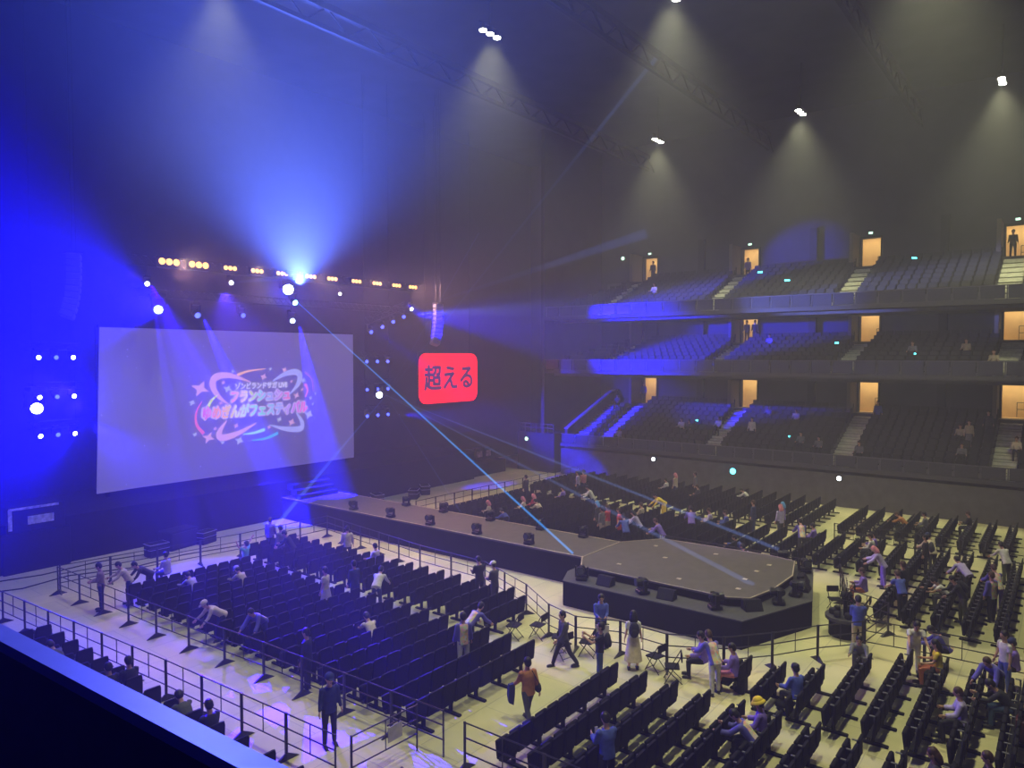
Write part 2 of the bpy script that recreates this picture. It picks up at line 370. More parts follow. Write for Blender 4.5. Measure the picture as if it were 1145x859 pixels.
for s in rest:
    p = project(s[0], s[1], s[2]+.6)
    if not vis(p, -200, 1500, -200, 1100): continue
    n = len(V); V += [(v.x+s[0], v.y+s[1], v.z+s[2]) for v in src.v]; F += [[n+i for i in f] for f in src.f]
me = bpy.data.meshes.new('stand_seats'); me.from_pydata(V, [], F); me.materials.append(TIERM)
o = link_mesh('stand_seat', me); tag(o, 'charcoal tip-up seats filling the upper tiers and back of the stand', 'seat', None, 'stuff')
# step-edge light strips, soffit lamps, pillars
for ti in (0, 1):
    for k, y in enumerate((24.2, 15.6, 7.2)):
        t = thing('soffit_lamp', 'small round lamp under the %s tier, %s from the left' % (['middle', 'upper'][ti], ordn(k)), 'ceiling light', (49.2, y, [7.83, 11.97][ti]), 0, 'soffit lamps under the balconies')
        b = MB(); b.tube((0, 0, -.06), (0, 0, 0), .22, 12); b.build('housing', ALU, t)
        b = MB(); b.tube((0, 0, -.075), (0, 0, -.06), .18, 12); b.build('diffuser', E_WHITE if ti else E_WARM, t)
        light('soffit_light', 'SPOT', (49.2, y, [7.7, 11.85][ti]), 60, (1, .93, .85), (52.0, y, [5.0, 10.0][ti]), 120, .8, .15)
for ti, (za, zb) in enumerate(((4.9, 7.85), (9.9, 12.0), (15.0, 18.5))):
    for k, y in enumerate((23.8, 15.2, 6.9)):
        struct(MB().box((XE-.25, y, (za+zb)/2), (.4, .5, zb-za)).build('trim_%d' % (40+ti*3+k), WALLD))
# ================================================================== STAGE
struct(MB().box((24.5, 38.1, 1.02), (33, 5.7, 2.04)).build('floor_stage_body', STAGES))
struct(MB().box((24.5, 38.1, 2.07), (33.1, 5.8, .06)).build('floor_stage_deck', STAGES))
# runway
t = thing('runway', 'long brown-topped black-sided catwalk reaching from stage to thrust platform', 'catwalk')
MB().box((25.8, 25.2, .57), (2.9, 20.0, 1.14)).build('skirt', STAGES, t)
MB().box((25.8, 25.2, 1.17), (3.0, 20.1, .07)).build('deck', STAGET, t)
b = MB(); b.box((24.31, 25.2, 1.215), (.05, 20.0, .02)); b.box((27.29, 25.2, 1.215), (.05, 20.0, .02)); b.build('edge_trim', TRIMM, t)
b = MB()
for k in range(3): b.box((25.8, 34.0+k*.35, 1.3+k*.25), (2.6, .45, .25+k*.02))
b.build('steps', STAGES, t)
# thrust platform at the end of the runway
t = thing('thrust_platform', 'large dark octagonal stage platform at the runway end', 'stage')
out = [(22.1, 14.7), (22.1, 8.0), (25.4, 6.8), (29.2, 7.8), (29.6, 9.2), (29.6, 14.2), (28.6, 15.2), (23.2, 15.2)]
inn = [(23.2, 14.6), (23.15, 8.9), (23.5, 8.25), (25.0, 7.95), (26.9, 7.9), (28.85, 8.4), (29.1, 9.4), (28.9, 14.0), (27.3, 15.2), (24.3, 15.25)]
MB().prism(out, 0, .88).build('skirt', STAGES, t)
MB().prism([(25.8+(x-25.8)*1.004, 11+(y-11)*1.004) for x, y in out], .88, .92).build('lower_ledge', mat('ledge_grey', (.05, .05, .05), .7, noise=.15), t)
MB().prism(inn, .92, 1.16).build('riser', STAGES, t)
MB().prism([(25.9+(x-25.9)*1.01, 11.5+(y-11.5)*1.01) for x, y in inn], 1.16, 1.21).build('deck', STAGET, t)
b = MB(); m = len(inn)
for i in range(m):
    p, q = inn[i], inn[(i+1) % m]; b.tube((p[0], p[1], 1.215), (q[0], q[1], 1.215), .022, 4)
b.build('edge_trim', TRIMM, t)
for (x, y) in ((24.2, 8.9), (25.4, 9.1), (26.6, 9.1), (27.7, 9.0), (24.0, 11), (26.2, 12.6), (24.3, 13.6), (27.6, 13.7), (27.9, 11.2)):
    o = MB().box((x, y, 1.225), (.16, .16, .015)).build('floor_marker', TRIMM, t)
# ---- moving heads
def head_meshes():
    base = MB().bev((0, 0, .06), (.36, .36, .12), .02)
    yoke = MB().box((-.2, 0, .28), (.05, .12, .36)).box((.2, 0, .28), (.05, .12, .36)).box((0, 0, .13), (.42, .14, .05))
    hd = MB().ell((0, 0, .36), (.14, .2, .15), None, 10, 6).tube((0, .08, .36), (0, .24, .36), .12, 10, .14)
    lens = MB().tube((0, .235, .36), (0, .255, .36), .115, 10)
    return [('base', base.mesh('base', BLACKG)), ('yoke', yoke.mesh('yoke', BLACKG)), ('lamp_head', hd.mesh('lamp_head', BLACKG)), ('lens', lens.mesh('lens', mat('dark_glass_lens', (.05, .06, .09), .1)))]
HM = head_meshes()
def moving_head(label, loc, rz=0, group=None, lensmat=None, rx=0, s=1.0):
    t = thing('moving_head_light', label, 'stage light', loc, rz, group); t.rotation_euler = (rx, 0, rz); t.scale = (s, s, s)
    for n, me in HM:
        o = link_mesh(n, me, t)
        if n == 'lens' and lensmat: o.material_slots[0].link = 'OBJECT'; o.material_slots[0].material = lensmat
    return t
near_edge = [(24.6, 29.4), (24.6, 26.6), (24.6, 23.9), (24.6, 21.0), (24.6, 18.1)]
for i, (x, y) in enumerate(near_edge): moving_head('black moving head on near edge of the runway, %s from the stage' % ordn(i), (x, y, 1.21), PI/2, 'moving heads on runway edges')
for i, (x, y) in enumerate([(27.0, 28.0), (27.0, 25.3), (27.0, 22.2), (27.0, 19.2), (27.0, 16.9)]): moving_head('black moving head on far edge of the runway, %s from the stage' % ordn(i), (x, y, 1.21), -PI/2, 'moving heads on runway edges')
for i, (x, y) in enumerate([(22.6, 14.2), (22.6, 11.7), (22.65, 9.1), (24.4, 7.6), (25.6, 7.4), (28.6, 7.95), (29.3, 8.9)]):
    moving_head('black moving head on lower ledge of thrust platform, %s going round from the runway' % ordn(i), (x, y, .92), random.uniform(0, 6), 'moving heads on the platform ledge', s=1.1)
def wedge(label, loc, rz):
    t = thing('floor_monitor', label, 'speaker', loc, rz, 'floor monitors on the ledge')
    MB().loft([[(-.3, -.2, 0), (-.3, .2, 0), (-.3, .2, .3), (-.3, 0, .32)], [(.3, -.2, 0), (.3, .2, 0), (.3, .2, .3), (.3, 0, .32)]]).build('cabinet', BLACK, t)
    MB().loft([[(-.27, -.2, .02), (-.27, -.21, .03), (-.27, -.02, .33), (-.27, .0, .31)], [(.27, -.2, .02), (.27, -.21, .03), (.27, -.02, .33), (.27, .0, .31)]]).build('grille', BLACKG, t)
for i, (x, y, r) in enumerate([(22.6, 13.2, -1.6), (22.6, 10.8, -1.5), (23.3, 8.1, -.8), (27.2, 7.6, .2), (26.4, 7.35, .1)]):
    wedge('black wedge floor monitor on platform ledge, %s from the runway' % ordn(i), (x, y, .92), r)
# ---- big screen
SY = 38.0
def screen_mat():
    m = bpy.data.materials.new('projected_screen'); m.use_nodes = True; nt = m.node_tree; N = nt.nodes; L = nt.links; b = N['Principled BSDF']
    b.inputs['Base Color'].default_value = (.45, .45, .5, 1); b.inputs['Roughness'].default_value = .9
    tc = N.new('ShaderNodeTexCoord'); v = N.new('ShaderNodeTexVoronoi'); v.inputs['Scale'].default_value = 1.6
    r = N.new('ShaderNodeValToRGB'); r.color_ramp.elements[0].color = (.55, .55, .9, 1); r.color_ramp.elements[0].position = .0; r.color_ramp.elements[1].position = .07; r.color_ramp.elements[1].color = (.075, .06, .16, 1)
    n = N.new('ShaderNodeTexNoise'); n.inputs['Scale'].default_value = .25
    r2 = N.new('ShaderNodeValToRGB'); r2.color_ramp.elements[0].color = (.85, .8, 1.2, 1); r2.color_ramp.elements[1].color = (1.15, 1.1, .9, 1)
    mx = N.new('ShaderNodeMixRGB'); mx.blend_type = 'MULTIPLY'; mx.inputs[0].default_value = 1
    L.new(tc.outputs['Object'], v.inputs['Vector']); L.new(v.outputs['Distance'], r.inputs['Fac']); L.new(tc.outputs['Object'], n.inputs['Vector']); L.new(n.outputs['Fac'], r2.inputs['Fac'])
    L.new(r.outputs['Color'], mx.inputs[1]); L.new(r2.outputs['Color'], mx.inputs[2]); L.new(mx.outputs[0], b.inputs['Emission Color']); b.inputs['Emission Strength'].default_value = 1.0
    return m
t = thing('video_screen', 'huge pale violet projection screen with colourful festival logo above the stage', 'screen', (23.9, SY, 6.5))
b = MB(); W2, H2 = 7.95, 4.12
nx = 24; top = []; bot = []
for i in range(nx+1):
    x = -W2+2*W2*i/nx
    zb = -H2+.02+(.1*((x+W2)/(2*W2)) if False else 0); xb = x-(.35*max(0, (-x-6.5)/1.45)**2)
    top.append((x, 0, H2)); bot.append((xb, -.12*max(0, (-x-6.3)/1.6), zb))
pts = top+list(reversed(bot))
b.loft([[(p[0], p[1], p[2]) for p in pts], [(p[0], p[1]+.06, p[2]) for p in pts]])
b.build('screen_surface', screen_mat(), t)
b = MB(); b.box((0, .14, H2+.05), (16, .1, .14)); b.box((0, .3, 0), (16.1, .06, 8.3)); b.box((-7.6, .35, -4.25), (.12, .12, .4)); b.box((7.6, .35, -4.25), (.12, .12, .4)); b.build('screen_frame', BLACK, t)
def flat(col, s=1.0, name=None):
    k = name or 'print_%02d%02d%02d_%d' % (int(col[0]*99), int(col[1]*99), int(col[2]*99), int(s*100))
    return mat(k, (.02, .02, .02), .9, emit=col, estr=s)
LGY = -.085
def L2W(px, py):   # logo art units: crop pixel grid of 1145x808 -> metres on the screen
    return ((px-565)*.00855+.6, -(py-415)*.0082-.28)
def swoosh(pts, w0, w1, m, name, y=LGY, taper_mid=False):
    P = [Vector((*L2W(*p), 0)) for p in pts]
    # Catmull-Rom
    S = []
    for i in range(len(P)-1):
        p0 = P[max(0, i-1)]; p1 = P[i]; p2 = P[i+1]; p3 = P[min(len(P)-1, i+2)]
        for k in range(6):
            u = k/6; S.append(.5*((2*p1)+(-p0+p2)*u+(2*p0-5*p1+4*p2-p3)*u*u+(-p0+3*p1-3*p2+p3)*u**3))
    S.append(P[-1]); n = len(S); A = []; B = []
    for i, p in enumerate(S):
        d = (S[min(n-1, i+1)]-S[max(0, i-1)]); d.normalize(); nn = Vector((-d.y, d.x, 0)); f = i/(n-1)
        w = (w0+(w1-w0)*f) if not taper_mid else w0*(math.sin(PI*min(.96, max(.04, f))))**.8+.01
        A.append(p+nn*w/2); B.append(p-nn*w/2)
    b = MB()
    for i in range(n-1):
        k = len(b.v)
        for yy in (y, y+.02): b.v += [Vector((q.x, yy, q.y)) for q in (A[i], A[i+1], B[i+1], B[i])]
        for f in ((0, 1, 2, 3), (7, 6, 5, 4), (0, 4, 5, 1), (3, 2, 6, 7)): b.f.append([k+j for j in f])
    return b.build(name, m, t)
PK = flat((.62, .34, .62)); LV = flat((.36, .36, .85)); 
swoosh([(520, 235), (420, 200), (330, 185), (262, 205), (252, 265), (290, 330), (355, 385)], .36, .36, PK, 'logo_ring', taper_mid=True)
swoosh([(700, 235), (790, 190), (880, 172), (925, 200), (905, 270), (840, 335)], .36, .36, LV, 'logo_ring', taper_mid=True)
swoosh([(345, 500), (300, 560), (292, 605), (340, 615), (440, 590), (560, 535)], .36, .36, PK, 'logo_ring', taper_mid=True)
swoosh([(890, 480), (935, 545), (935, 595), (880, 605), (780, 590), (670, 555)], .34, .34, LV, 'logo_ring', taper_mid=True)
swoosh([(425, 187), (510, 160), (640, 145)], .17, .03, flat((.85, .42, .30)), 'logo_streak')
swoosh([(970, 265), (990, 315), (970, 365)], .16, .05, flat((.8, .2, .8)), 'logo_streak')
swoosh([(970, 178), (1030, 230), (1040, 320)], .12, .04, flat((.35, .15, .8)), 'logo_streak')
swoosh([(210, 405), (240, 355), (285, 318)], .17, .05, flat((.65, .75, .12)), 'logo_streak')
swoosh([(182, 575), (135, 510), (135, 430), (172, 360)], .18, .04, flat((.75, .15, .45)), 'logo_streak')
swoosh([(465, 605), (550, 602), (630, 585)], .05, .2, flat((.35, .68, .68)), 'logo_streak')
swoosh([(530, 655), (640, 650), (735, 620)], .05, .2, flat((.1, .4, .85)), 'logo_streak')
def star(px, py, r, m):
    x, z = L2W(px, py); pts = []
    for i in range(8):
        a = PI/4*i+.35+PI/4; rr = r if i % 2 == 0 else r*.38; pts.append((x+rr*math.cos(a)*1.1, z+rr*math.sin(a)*.9))
    b = MB(); b.loft([[(p[0], LGY, p[1]) for p in pts], [(p[0], LGY+.02, p[1]) for p in pts]]); b.build('logo_sparkle', m, t)
for (x, y, r) in ((165, 272, .5), (215, 607, .36), (850, 548, .26), (895, 350, .24), (627, 202, .24), (797, 155, .2), (413, 541, .18), (665, 572, .14), (305, 376, .14), (325, 235, .14), (262, 548, .12), (853, 243, .12), (945, 305, .12)): star(x, y, r, PK)
for (x, y, r) in ((355, 280, .26), (108, 363, .2), (436, 647, .28), (1000, 500, .34), (748, 520, .2), (955, 238, .2), (683, 147, .14), (394, 160, .12), (313, 648, .14), (124, 577, .16), (1018, 375, .14), (1037, 422, .1), (1062, 342, .1)): star(x, y, r, flat((.42, .42, .75)))
def lettering(txt, px, py, size, m, name, parent, y, extrude=.01, offset=0.0, wid=None, shear=0.0, loc=None):
    cu = bpy.data.curves.new(name, 'FONT'); cu.body = txt; cu.size = size; cu.align_x = 'CENTER'; cu.align_y = 'CENTER'; cu.extrude = extrude; cu.shear = shear
    cu.resolution_u = 3
    o = bpy.data.objects.new(name, cu); COL.objects.link(o)
    dg = bpy.context.evaluated_depsgraph_get(); me = bpy.data.meshes.new_from_object(o.evaluated_get(dg)); bpy.data.objects.remove(o)
    if offset:      # bold strokes: the same strokes laid down several times, slightly shifted
        vs_ = [v.co.copy() for v in me.vertices]; fs_ = [list(p.vertices) for p in me.polygons]; V = []; F = []
        for k in range(8):
            n = len(V); V += [(v.x+offset*math.cos(k*PI/4), v.y+offset*math.sin(k*PI/4), v.z+k*.0006) for v in vs_]; F += [[n+i for i in f] for f in fs_]
        me = bpy.data.meshes.new(name); me.from_pydata(V, [], F)
    me.name = name; me.materials.clear(); me.materials.append(m)
    if wid:
        xs = [v.co.x for v in me.vertices]
        if xs:
            k = wid/(max(xs)-min(xs)); c = (max(xs)+min(xs))/2
            for v in me.vertices: v.co.x = (v.co.x-c)*k
    q = bpy.data.objects.new(name, me); COL.objects.link(q); q.parent = parent
    x, z = L2W(px, py) if loc is None else loc
    q.location = (x, y, z); q.rotation_euler = (PI/2, 0, 0)
    return q
def rainbow(name, w, stops, s=1.0):
    m = bpy.data.materials.new(name); m.use_nodes = True; nt = m.node_tree; N = nt.nodes; L = nt.links; b = N['Principled BSDF']; b.inputs['Base Color'].default_value = (.02, .02, .02, 1)
    tc = N.new('ShaderNodeTexCoord'); sp = N.new('ShaderNodeSeparateXYZ'); mr = N.new('ShaderNodeMapRange'); r = N.new('ShaderNodeValToRGB')
    mr.inputs['From Min'].default_value = -w/2; mr.inputs['From Max'].default_value = w/2
    e = r.color_ramp.elements; e[0].color = (*stops[0][1], 1); e[0].position = stops[0][0]; e[1].color = (*stops[-1][1], 1); e[1].position = stops[-1][0]
    for p, c in stops[1:-1]: k = e.new(p); k.color = (*c, 1)
    L.new(tc.outputs['Object'], sp.inputs[0]); L.new(sp.outputs['X'], mr.inputs['Value']); L.new(mr.outputs['Result'], r.inputs['Fac']); L.new(r.outputs['Color'], b.inputs['Emission Color'])
    b.inputs['Emission Strength'].default_value = s; return m
WH = flat((.55, .42, .85)); WH2 = flat((.6, .55, .85))
RB1 = rainbow('rainbow_upper', 3.9, [(0, (.8, .22, .35)), (.25, (.75, .62, .1)), (.45, (.25, .6, .75)), (.7, (.35, .3, .85)), (1, (.75, .15, .5))])
RB2 = rainbow('rainbow_lower', 6.8, [(0, (.65, .15, .65)), (.15, (.85, .35, .25)), (.3, (.65, .65, .1)), (.5, (.25, .62, .6)), (.68, (.3, .4, .85)), (.85, (.5, .2, .8)), (1, (.8, .12, .55))])
lettering('ゾンビランドサガ LIVE', 615, 268, .42, WH2, 'title_lettering', t, LGY-.005, offset=.018, wid=3.5, shear=.1)
lettering('フランシュシュ', 605, 343, .72, WH, 'lettering_outline', t, LGY, offset=.10, wid=4.05, shear=.15)
lettering('フランシュシュ', 605, 343, .72, RB1, 'band_lettering', t, LGY-.03, offset=.04, wid=3.9, shear=.15)
lettering('ゆめぎんがフェスティバル', 578, 445, .76, WH, 'lettering_outline', t, LGY, offset=.10, wid=7.05, shear=.15)
lettering('ゆめぎんがフェスティバル', 578, 445, .76, RB2, 'festival_lettering', t, LGY-.03, offset=.04, wid=6.9, shear=.15)
# ---- red sign
t = thing('red_sign', 'bright red rounded sign with dark brush characters right of the screen', 'sign', (41.35, 38.0, 7.5))
pts = []
for (cx, cz, a0) in ((2.55, 1.2, 0), (-2.55, 1.2, 90), (-2.55, -1.2, 180), (2.55, -1.2, 270)):
    for k in range(6): a = math.radians(a0+18*k); pts.append((cx+.68*math.cos(a), cz+.68*math.sin(a)))
MB().loft([[(p[0], 0, p[1]) for p in pts], [(p[0], .15, p[1]) for p in pts]]).build('sign_panel', flat((1, .0, .01), 2.0), t)
b = MB(); b.box((0, .2, 0), (6.6, .1, 3.9)); b.build('sign_backing', BLACK, t)
lettering('超える', 0, 0, 2.0, flat((.06, .02, .12)), 'sign_characters', t, -.02, offset=.055, wid=5.5, loc=(-.1, -.1))
b = MB(); b.tube((-2.5, .2, 1.9), (-2.5, .2, 19.5), .02, 4); b.tube((2.5, .2, 1.9), (2.5, .2, 19.5), .02, 4); b.build('hanging_cable', BLACKG, t)
# ---- stage truss with blinders
def truss(name, p, q, label, s=.5, parent=None):
    p, q = Vector(p), Vector(q); t = parent or thing(name, label, 'truss')
    d = (q-p); n = max(1, int(d.length/s)); side = Vector((0, 1, 0))*s/2 if abs(d.normalized().y) < .9 else Vector((1, 0, 0))*s/2; up = Vector((0, 0, s/2))
    if abs(d.normalized().z) > .9: up = Vector((1, 0, 0))*s/2
    b = MB(); c = [side+up, side-up, -side-up, -side+up]
    for k in c: b.tube(p+k, q+k, .03, 5)
    b.build('chords', BLACKG, t); b = MB()
    for i in range(n):
        a, e = p+d*(i/n), p+d*((i+1)/n)
        for j in range(4):
            k, l = c[j], c[(j+1) % 4]; b.tube(a+k, e+l, .018, 4)
    b.build('lattice', BLACKG, t); return t
truss('lighting_truss', (16.5, 36, 13.85), (36, 36, 13.85), 'long aluminium truss carrying warm lamps above the screen')
def blinder(label, loc, s=1.0):
    t = thing('blinder_light', label, 'stage light', loc, 0, 'warm blinder lamps on the truss')
    b = MB(); b.bev((0, 0, 0), (.62*s, .16, .3*s), .02); b.box((0, .12, .1*s), (.06, .3, .06)); b.build('housing', BLACKG, t)
    for i in (-1, 0, 1): 
        b = MB(); b.tube((i*.19*s, -.11, 0), (i*.19*s, -.085, 0), .088*s, 10); b.build('lamp_lens', E_WARM, t)
    return t
BX = [18.23, 19.77, 21.52, 23.13, 24.72, 26.67, 28.23, 30.1, 31.8, 33.5, 35.0]
for i, x in enumerate(BX): blinder('glowing warm lamp cluster on the stage truss, %s from the left' % ordn(i), (x, 35.62, 13.85), 1.9 if i < 2 else 1.35)
# hung heads
def hung_head(label, loc, target, lens, s=1.3, group='moving heads hung over the stage', hook=None):
    if hook is None: hook = 12.12 if loc[2] < 12 else 13.72
    t = thing('moving_head_light', label, 'stage light', loc, 0, group); t.scale = (s, s, s)
    MB().bev((0, 0, .42), (.34, .34, .12), .02).tube((0, 0, .42), (0, 0, max(.5, (hook-loc[2])/s)), .03, 6).build('base', BLACKG, t)
    MB().box((-.2, 0, .2), (.05, .12, .36)).box((.2, 0, .2), (.05, .12, .36)).box((0, 0, .36), (.42, .14, .05)).build('yoke', BLACKG, t)
    d = (Vector(target)-Vector(loc)).normalized(); M = d.to_track_quat('Y', 'Z').to_matrix().to_4x4()
    MB().ell((0, 0, 0), (.14, .2, .15), M, 10, 6).tube(M @ Vector((0, .08, 0)), M @ Vector((0, .24, 0)), .12, 10, .14).build('lamp_head', BLACKG, t)
    MB().tube(M @ Vector((0, .2, 0)), M @ Vector((0, .25, 0)), .12, 10).build('lens', lens, t)
    return t
truss('lighting_truss', (16.8, 36, 12.3), (35.5, 36, 12.3), 'second lower truss carrying the blue moving heads', .4)
HC = (0, 0, 9)
hung_head('blue-white glaring moving head at left corner of screen top', (17.9, 36, 11.5), (9, 20, 10), E_BLUEW, 1.7)
hung_head('blue moving head hung over screen, casting wide beam right of left corner', (19.8, 36, 11.4), (19, 26, 7), E_BLUE, 1.2)
hung_head('small blue moving head hung over middle of screen', (22.4, 36, 11.45), (22, 26, 9), E_BLUE, 1.0)
hung_head('bright blue moving head hung below the centre of the truss', (25.65, 36, 11.3), (21, 26, 8), E_BLUEW, 1.2)
hung_head('dazzling blue-white moving head at truss centre', (25.3, 35.8, 13.0), (8, 12, 11), emis('dazzling_lens', (.6, .8, 1), 60), 2.3)
hung_head('cyan-lit moving head just below the dazzling centre lamp', (25.6, 35.8, 12.4), (24, 16, 1), emis('cyan_bright', (.2, .85, 1), 30), 1.2)
hung_head('small white profile lamp at the left truss end', (17.24, 35.8, 12.7), (8, 12, 11), E_WHITE, .9)
hung_head('small white profile lamp between third and fourth blinders', (21.66, 35.75, 13.1), (12, 12, 11), E_WHITE, .9)
hung_head('small white profile lamp right of truss centre', (28.97, 35.75, 13.0), (12, 12, 11), E_WHITE, .7)
hung_head('small white profile lamp at the right truss end', (35.05, 35.8, 12.4), (22, 12, 9), E_WHITE, .9)
# left and right side ladders of lights
def ladder(x0, x1, zs, side, lens, hubz):
    t = thing('light_ladder', 'hanging rack of three lighting trusses %s of the screen' % side, 'truss')
    for z in zs: truss('', (x0, 36, z), (x1, 36, z), '', .32, t)
    b = MB()
    for x in (x0+.2, x1-.2): b.tube((x, 36, zs[-1]), (x, 36, 27), .02, 4)
    b.build('hanging_cable', BLACKG, t)
    for zi, z in enumerate(zs):
        for k in range(3):
            hung_head('blue moving head on %s rack, %s truss down, %s lamp across' % (side, ordn(zi), ordn(k)), (x0+.35+k*(x1-x0-.7)/2, 35.95, z-.45), (15, 15, z-3), lens if k != 1 else E_BLUE, .8, 'moving heads on the side racks', hook=z-.1)
ladder(12.1, 14.2, (9.6, 7.85, 6.15), 'left', E_WHITE, 6.9)
ladder(30.9, 33.4, (9.3, 7.5, 5.8), 'right', E_BLUE, 6.7)
hung_head('glaring white round beam lamp on the left rack', (12.36, 35.85, 6.9), (3, 5, 8.8), emis('glare_white', (.8, .9, 1), 14), 2.0, hook=7.8)
hung_head('glaring white beam lamp between the right rack trusses', (32.2, 35.85, 6.65), (6, 5, 8.8), emis('glare_white2', (.8, .92, 1), 25), 1.6, hook=7.4)
# diagonal truss with heads, right of the screen top
truss('lighting_truss', (30.6, 35.1, 11.4), (34.0, 35.1, 12.6), 'short slanting blue-lit truss right of screen top', .45)
for i in range(4): hung_head('blue-lit moving head on the slanting truss, %s from left' % ordn(i), (30.8+i*.95, 35.1, 10.75+i*.36), (25, 20, 6), E_BLUE, .9, hook=11.4+i*.33)
# line arrays
def line_array(label, x, y, z, n, col, s=1.0):
    t = thing('line_array_speaker', label, 'speaker', (x, y, z))
    px, pz, a = 0, 0, 0
    for i in range(n):
        a = -.0+i*i*.0045; M = Matrix.Translation((px, 0, pz)) @ Matrix.Rotation(a, 4, 'Y') @ Matrix.Rotation(-.5, 4, 'Z')
        MB().bev((0, 0, -.14*s), (1.0*s*.55, .7*s, .26*s), .03, M).build('speaker_cabinet', col, t)
        pz -= .28*s*math.cos(a); px -= .28*s*math.sin(a)
    MB().box((0, 0, .06), (.6, .6, .08)).build('bumper_frame', BLACKG, t)
    b = MB(); b.tube((0, .2, .1), (0, .2, 27-z), .02, 4); b.tube((0, -.2, .1), (0, -.2, 27-z), .02, 4); b.build('hanging_chain', BLACKG, t)
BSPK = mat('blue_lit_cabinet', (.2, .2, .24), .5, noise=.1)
line_array('curved line array speaker column hanging above the red sign', 36.05, 34.2, 12.7, 10, BSPK)
light('blue_wash', 'SPOT', (31.0, 31.0, 9.0), 5000, BLUE, (36.0, 34.2, 11.4), 16, .6, .1)
line_array('tall line array speaker column hanging left of the screen', 13.4, 34.3, 13.6, 10, mat('dim_cabinet', (.06, .06, .08), .5, noise=.1))
line_array('small dark speaker column hanging behind the curved array', 38.3, 36.5, 11.6, 6, BSPK, .6)
# side boxes at the stage
t = thing('speaker_stack', 'tall dark speaker stack with pale labelled front at stage left', 'speaker', (12, 35.5, 0))
MB().bev((0, 0, .85), (2.6, 1.0, 1.7), .03).build('lower_cabinet', BLACK, t); MB().bev((0, 0, 2.25), (2.2, .9, 1.1), .03).build('upper_cabinet', BLACK, t)
b = MB(); b.box((-1.0, -.47, 2.3), (.14, .03, .9)); b.box((-.1, -.47, 2.74), (1.9, .03, .1)); b.box((.15, -.47, 2.2), (1.0, .02, .35)); b.build('pale_panel', mat('pale_label', (.5, .5, .55), .6, noise=.4, nscale=6), t)
t = thing('equipment_riser', 'dark equipment riser with amplifier racks right of the runway', 'equipment', (41.2, 37.0, 0))
MB().bev((-.6, 0, .5), (9.6, 2.6, 1.0), .03).build('riser_body', STAGES, t)
b = MB()
for i in range(6): b.bev((-2.2+i*1.05, 0, 1.5), (.85, .8, .95), .03)
b.build('rack_cases', BLACK, t)
b = MB(); b.box((-2.2, -.42, 1.75), (.6, .03, .35)); b.box((-2.2, -.42, 1.3), (.6, .03, .35)); b.build('pale_screens', mat('grey_screen', (.4, .4, .4), .5, emit=(.25, .25, .28), estr=.6), t)
b = MB()
for i in range(1, 6): b.box((-2.2+i*1.05, -.42, 1.5), (.6, .03, .45))
b.build('rack_fronts', mat('rack_front', (.3, .2, .2), .5, noise=.6, nscale=6), t)
t = thing('speaker_cabinet', 'low black subwoofer block on floor before the stage, left of the rear fence', 'speaker', (17.6, 33.9, 0), .2)
MB().bev((0, 0, .45), (1.6, .9, .9), .04).build('cabinet', BLACK, t); MB().box((0, -.46, .45), (1.4, .03, .7)).build('grille', BLACKG, t)
for i, (x, y) in enumerate(((16.2, 33.2), (18.8, 33.6), (33, 33.5), (34.5, 34), (30.5, 34.2))):
    t = thing('equipment_case', 'small black flight case near stage front, %s from left' % ordn(i), 'case', (x, y, 0), .3*i, 'flight cases by the stage')
    MB().bev((0, 0, .3), (.9, .6, .6), .03).build('case_body', BLACK, t)
    b = MB(); b.box((0, 0, .58), (.92, .62, .03)); b.box((0, 0, .35), (.92, .62, .02)); b.build('metal_edging', ALU, t)
# cables
def cable(label, pts, r=.025):
    b = MB()
    for p, q in zip(pts, pts[1:]): b.tube((p[0], p[1], r), (q[0], q[1], r), r, 5)
    o = b.build('floor_cable', BLACK); tag(o, label, 'cable')
cable('black cable snaking on the floor nearest the rear fence', [(9.2, 33.2), (10.6, 32.6), (12.4, 33.0), (14.5, 32.1), (17, 32.3), (20, 31.6)])
cable('black cable lying on floor closest to stage front', [(9.5, 34.6), (11.8, 34.0), (14, 34.2), (16.5, 33.6)])
# ---- lasers: beam glow put into thin emissive tubes, apart from the haze
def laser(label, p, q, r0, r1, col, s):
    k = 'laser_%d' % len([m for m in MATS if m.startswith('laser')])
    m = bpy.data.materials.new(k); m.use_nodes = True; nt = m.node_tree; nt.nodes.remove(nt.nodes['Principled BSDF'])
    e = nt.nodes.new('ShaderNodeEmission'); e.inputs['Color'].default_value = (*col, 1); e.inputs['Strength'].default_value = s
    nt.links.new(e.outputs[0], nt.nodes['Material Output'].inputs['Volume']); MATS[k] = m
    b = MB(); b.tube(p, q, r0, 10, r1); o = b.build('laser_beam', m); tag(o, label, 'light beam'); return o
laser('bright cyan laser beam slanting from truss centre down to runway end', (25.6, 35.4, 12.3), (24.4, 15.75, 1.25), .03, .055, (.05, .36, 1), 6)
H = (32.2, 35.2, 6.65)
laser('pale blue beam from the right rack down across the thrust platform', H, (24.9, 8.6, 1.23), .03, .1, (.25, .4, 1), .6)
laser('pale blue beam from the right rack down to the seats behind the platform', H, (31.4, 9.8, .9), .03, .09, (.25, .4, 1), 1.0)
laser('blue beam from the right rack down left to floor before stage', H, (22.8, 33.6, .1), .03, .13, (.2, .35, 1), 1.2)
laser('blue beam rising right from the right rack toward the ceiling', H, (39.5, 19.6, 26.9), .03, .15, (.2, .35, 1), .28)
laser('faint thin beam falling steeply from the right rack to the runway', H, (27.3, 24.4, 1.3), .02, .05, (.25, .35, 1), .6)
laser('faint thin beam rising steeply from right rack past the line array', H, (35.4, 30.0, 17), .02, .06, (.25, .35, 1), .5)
laser('short blue beam leaving the small lamp at the right truss end', (35.05, 35.5, 12.4), (46.5, 24.0, 17.8), .05, .4, (.15, .25, 1), .12)
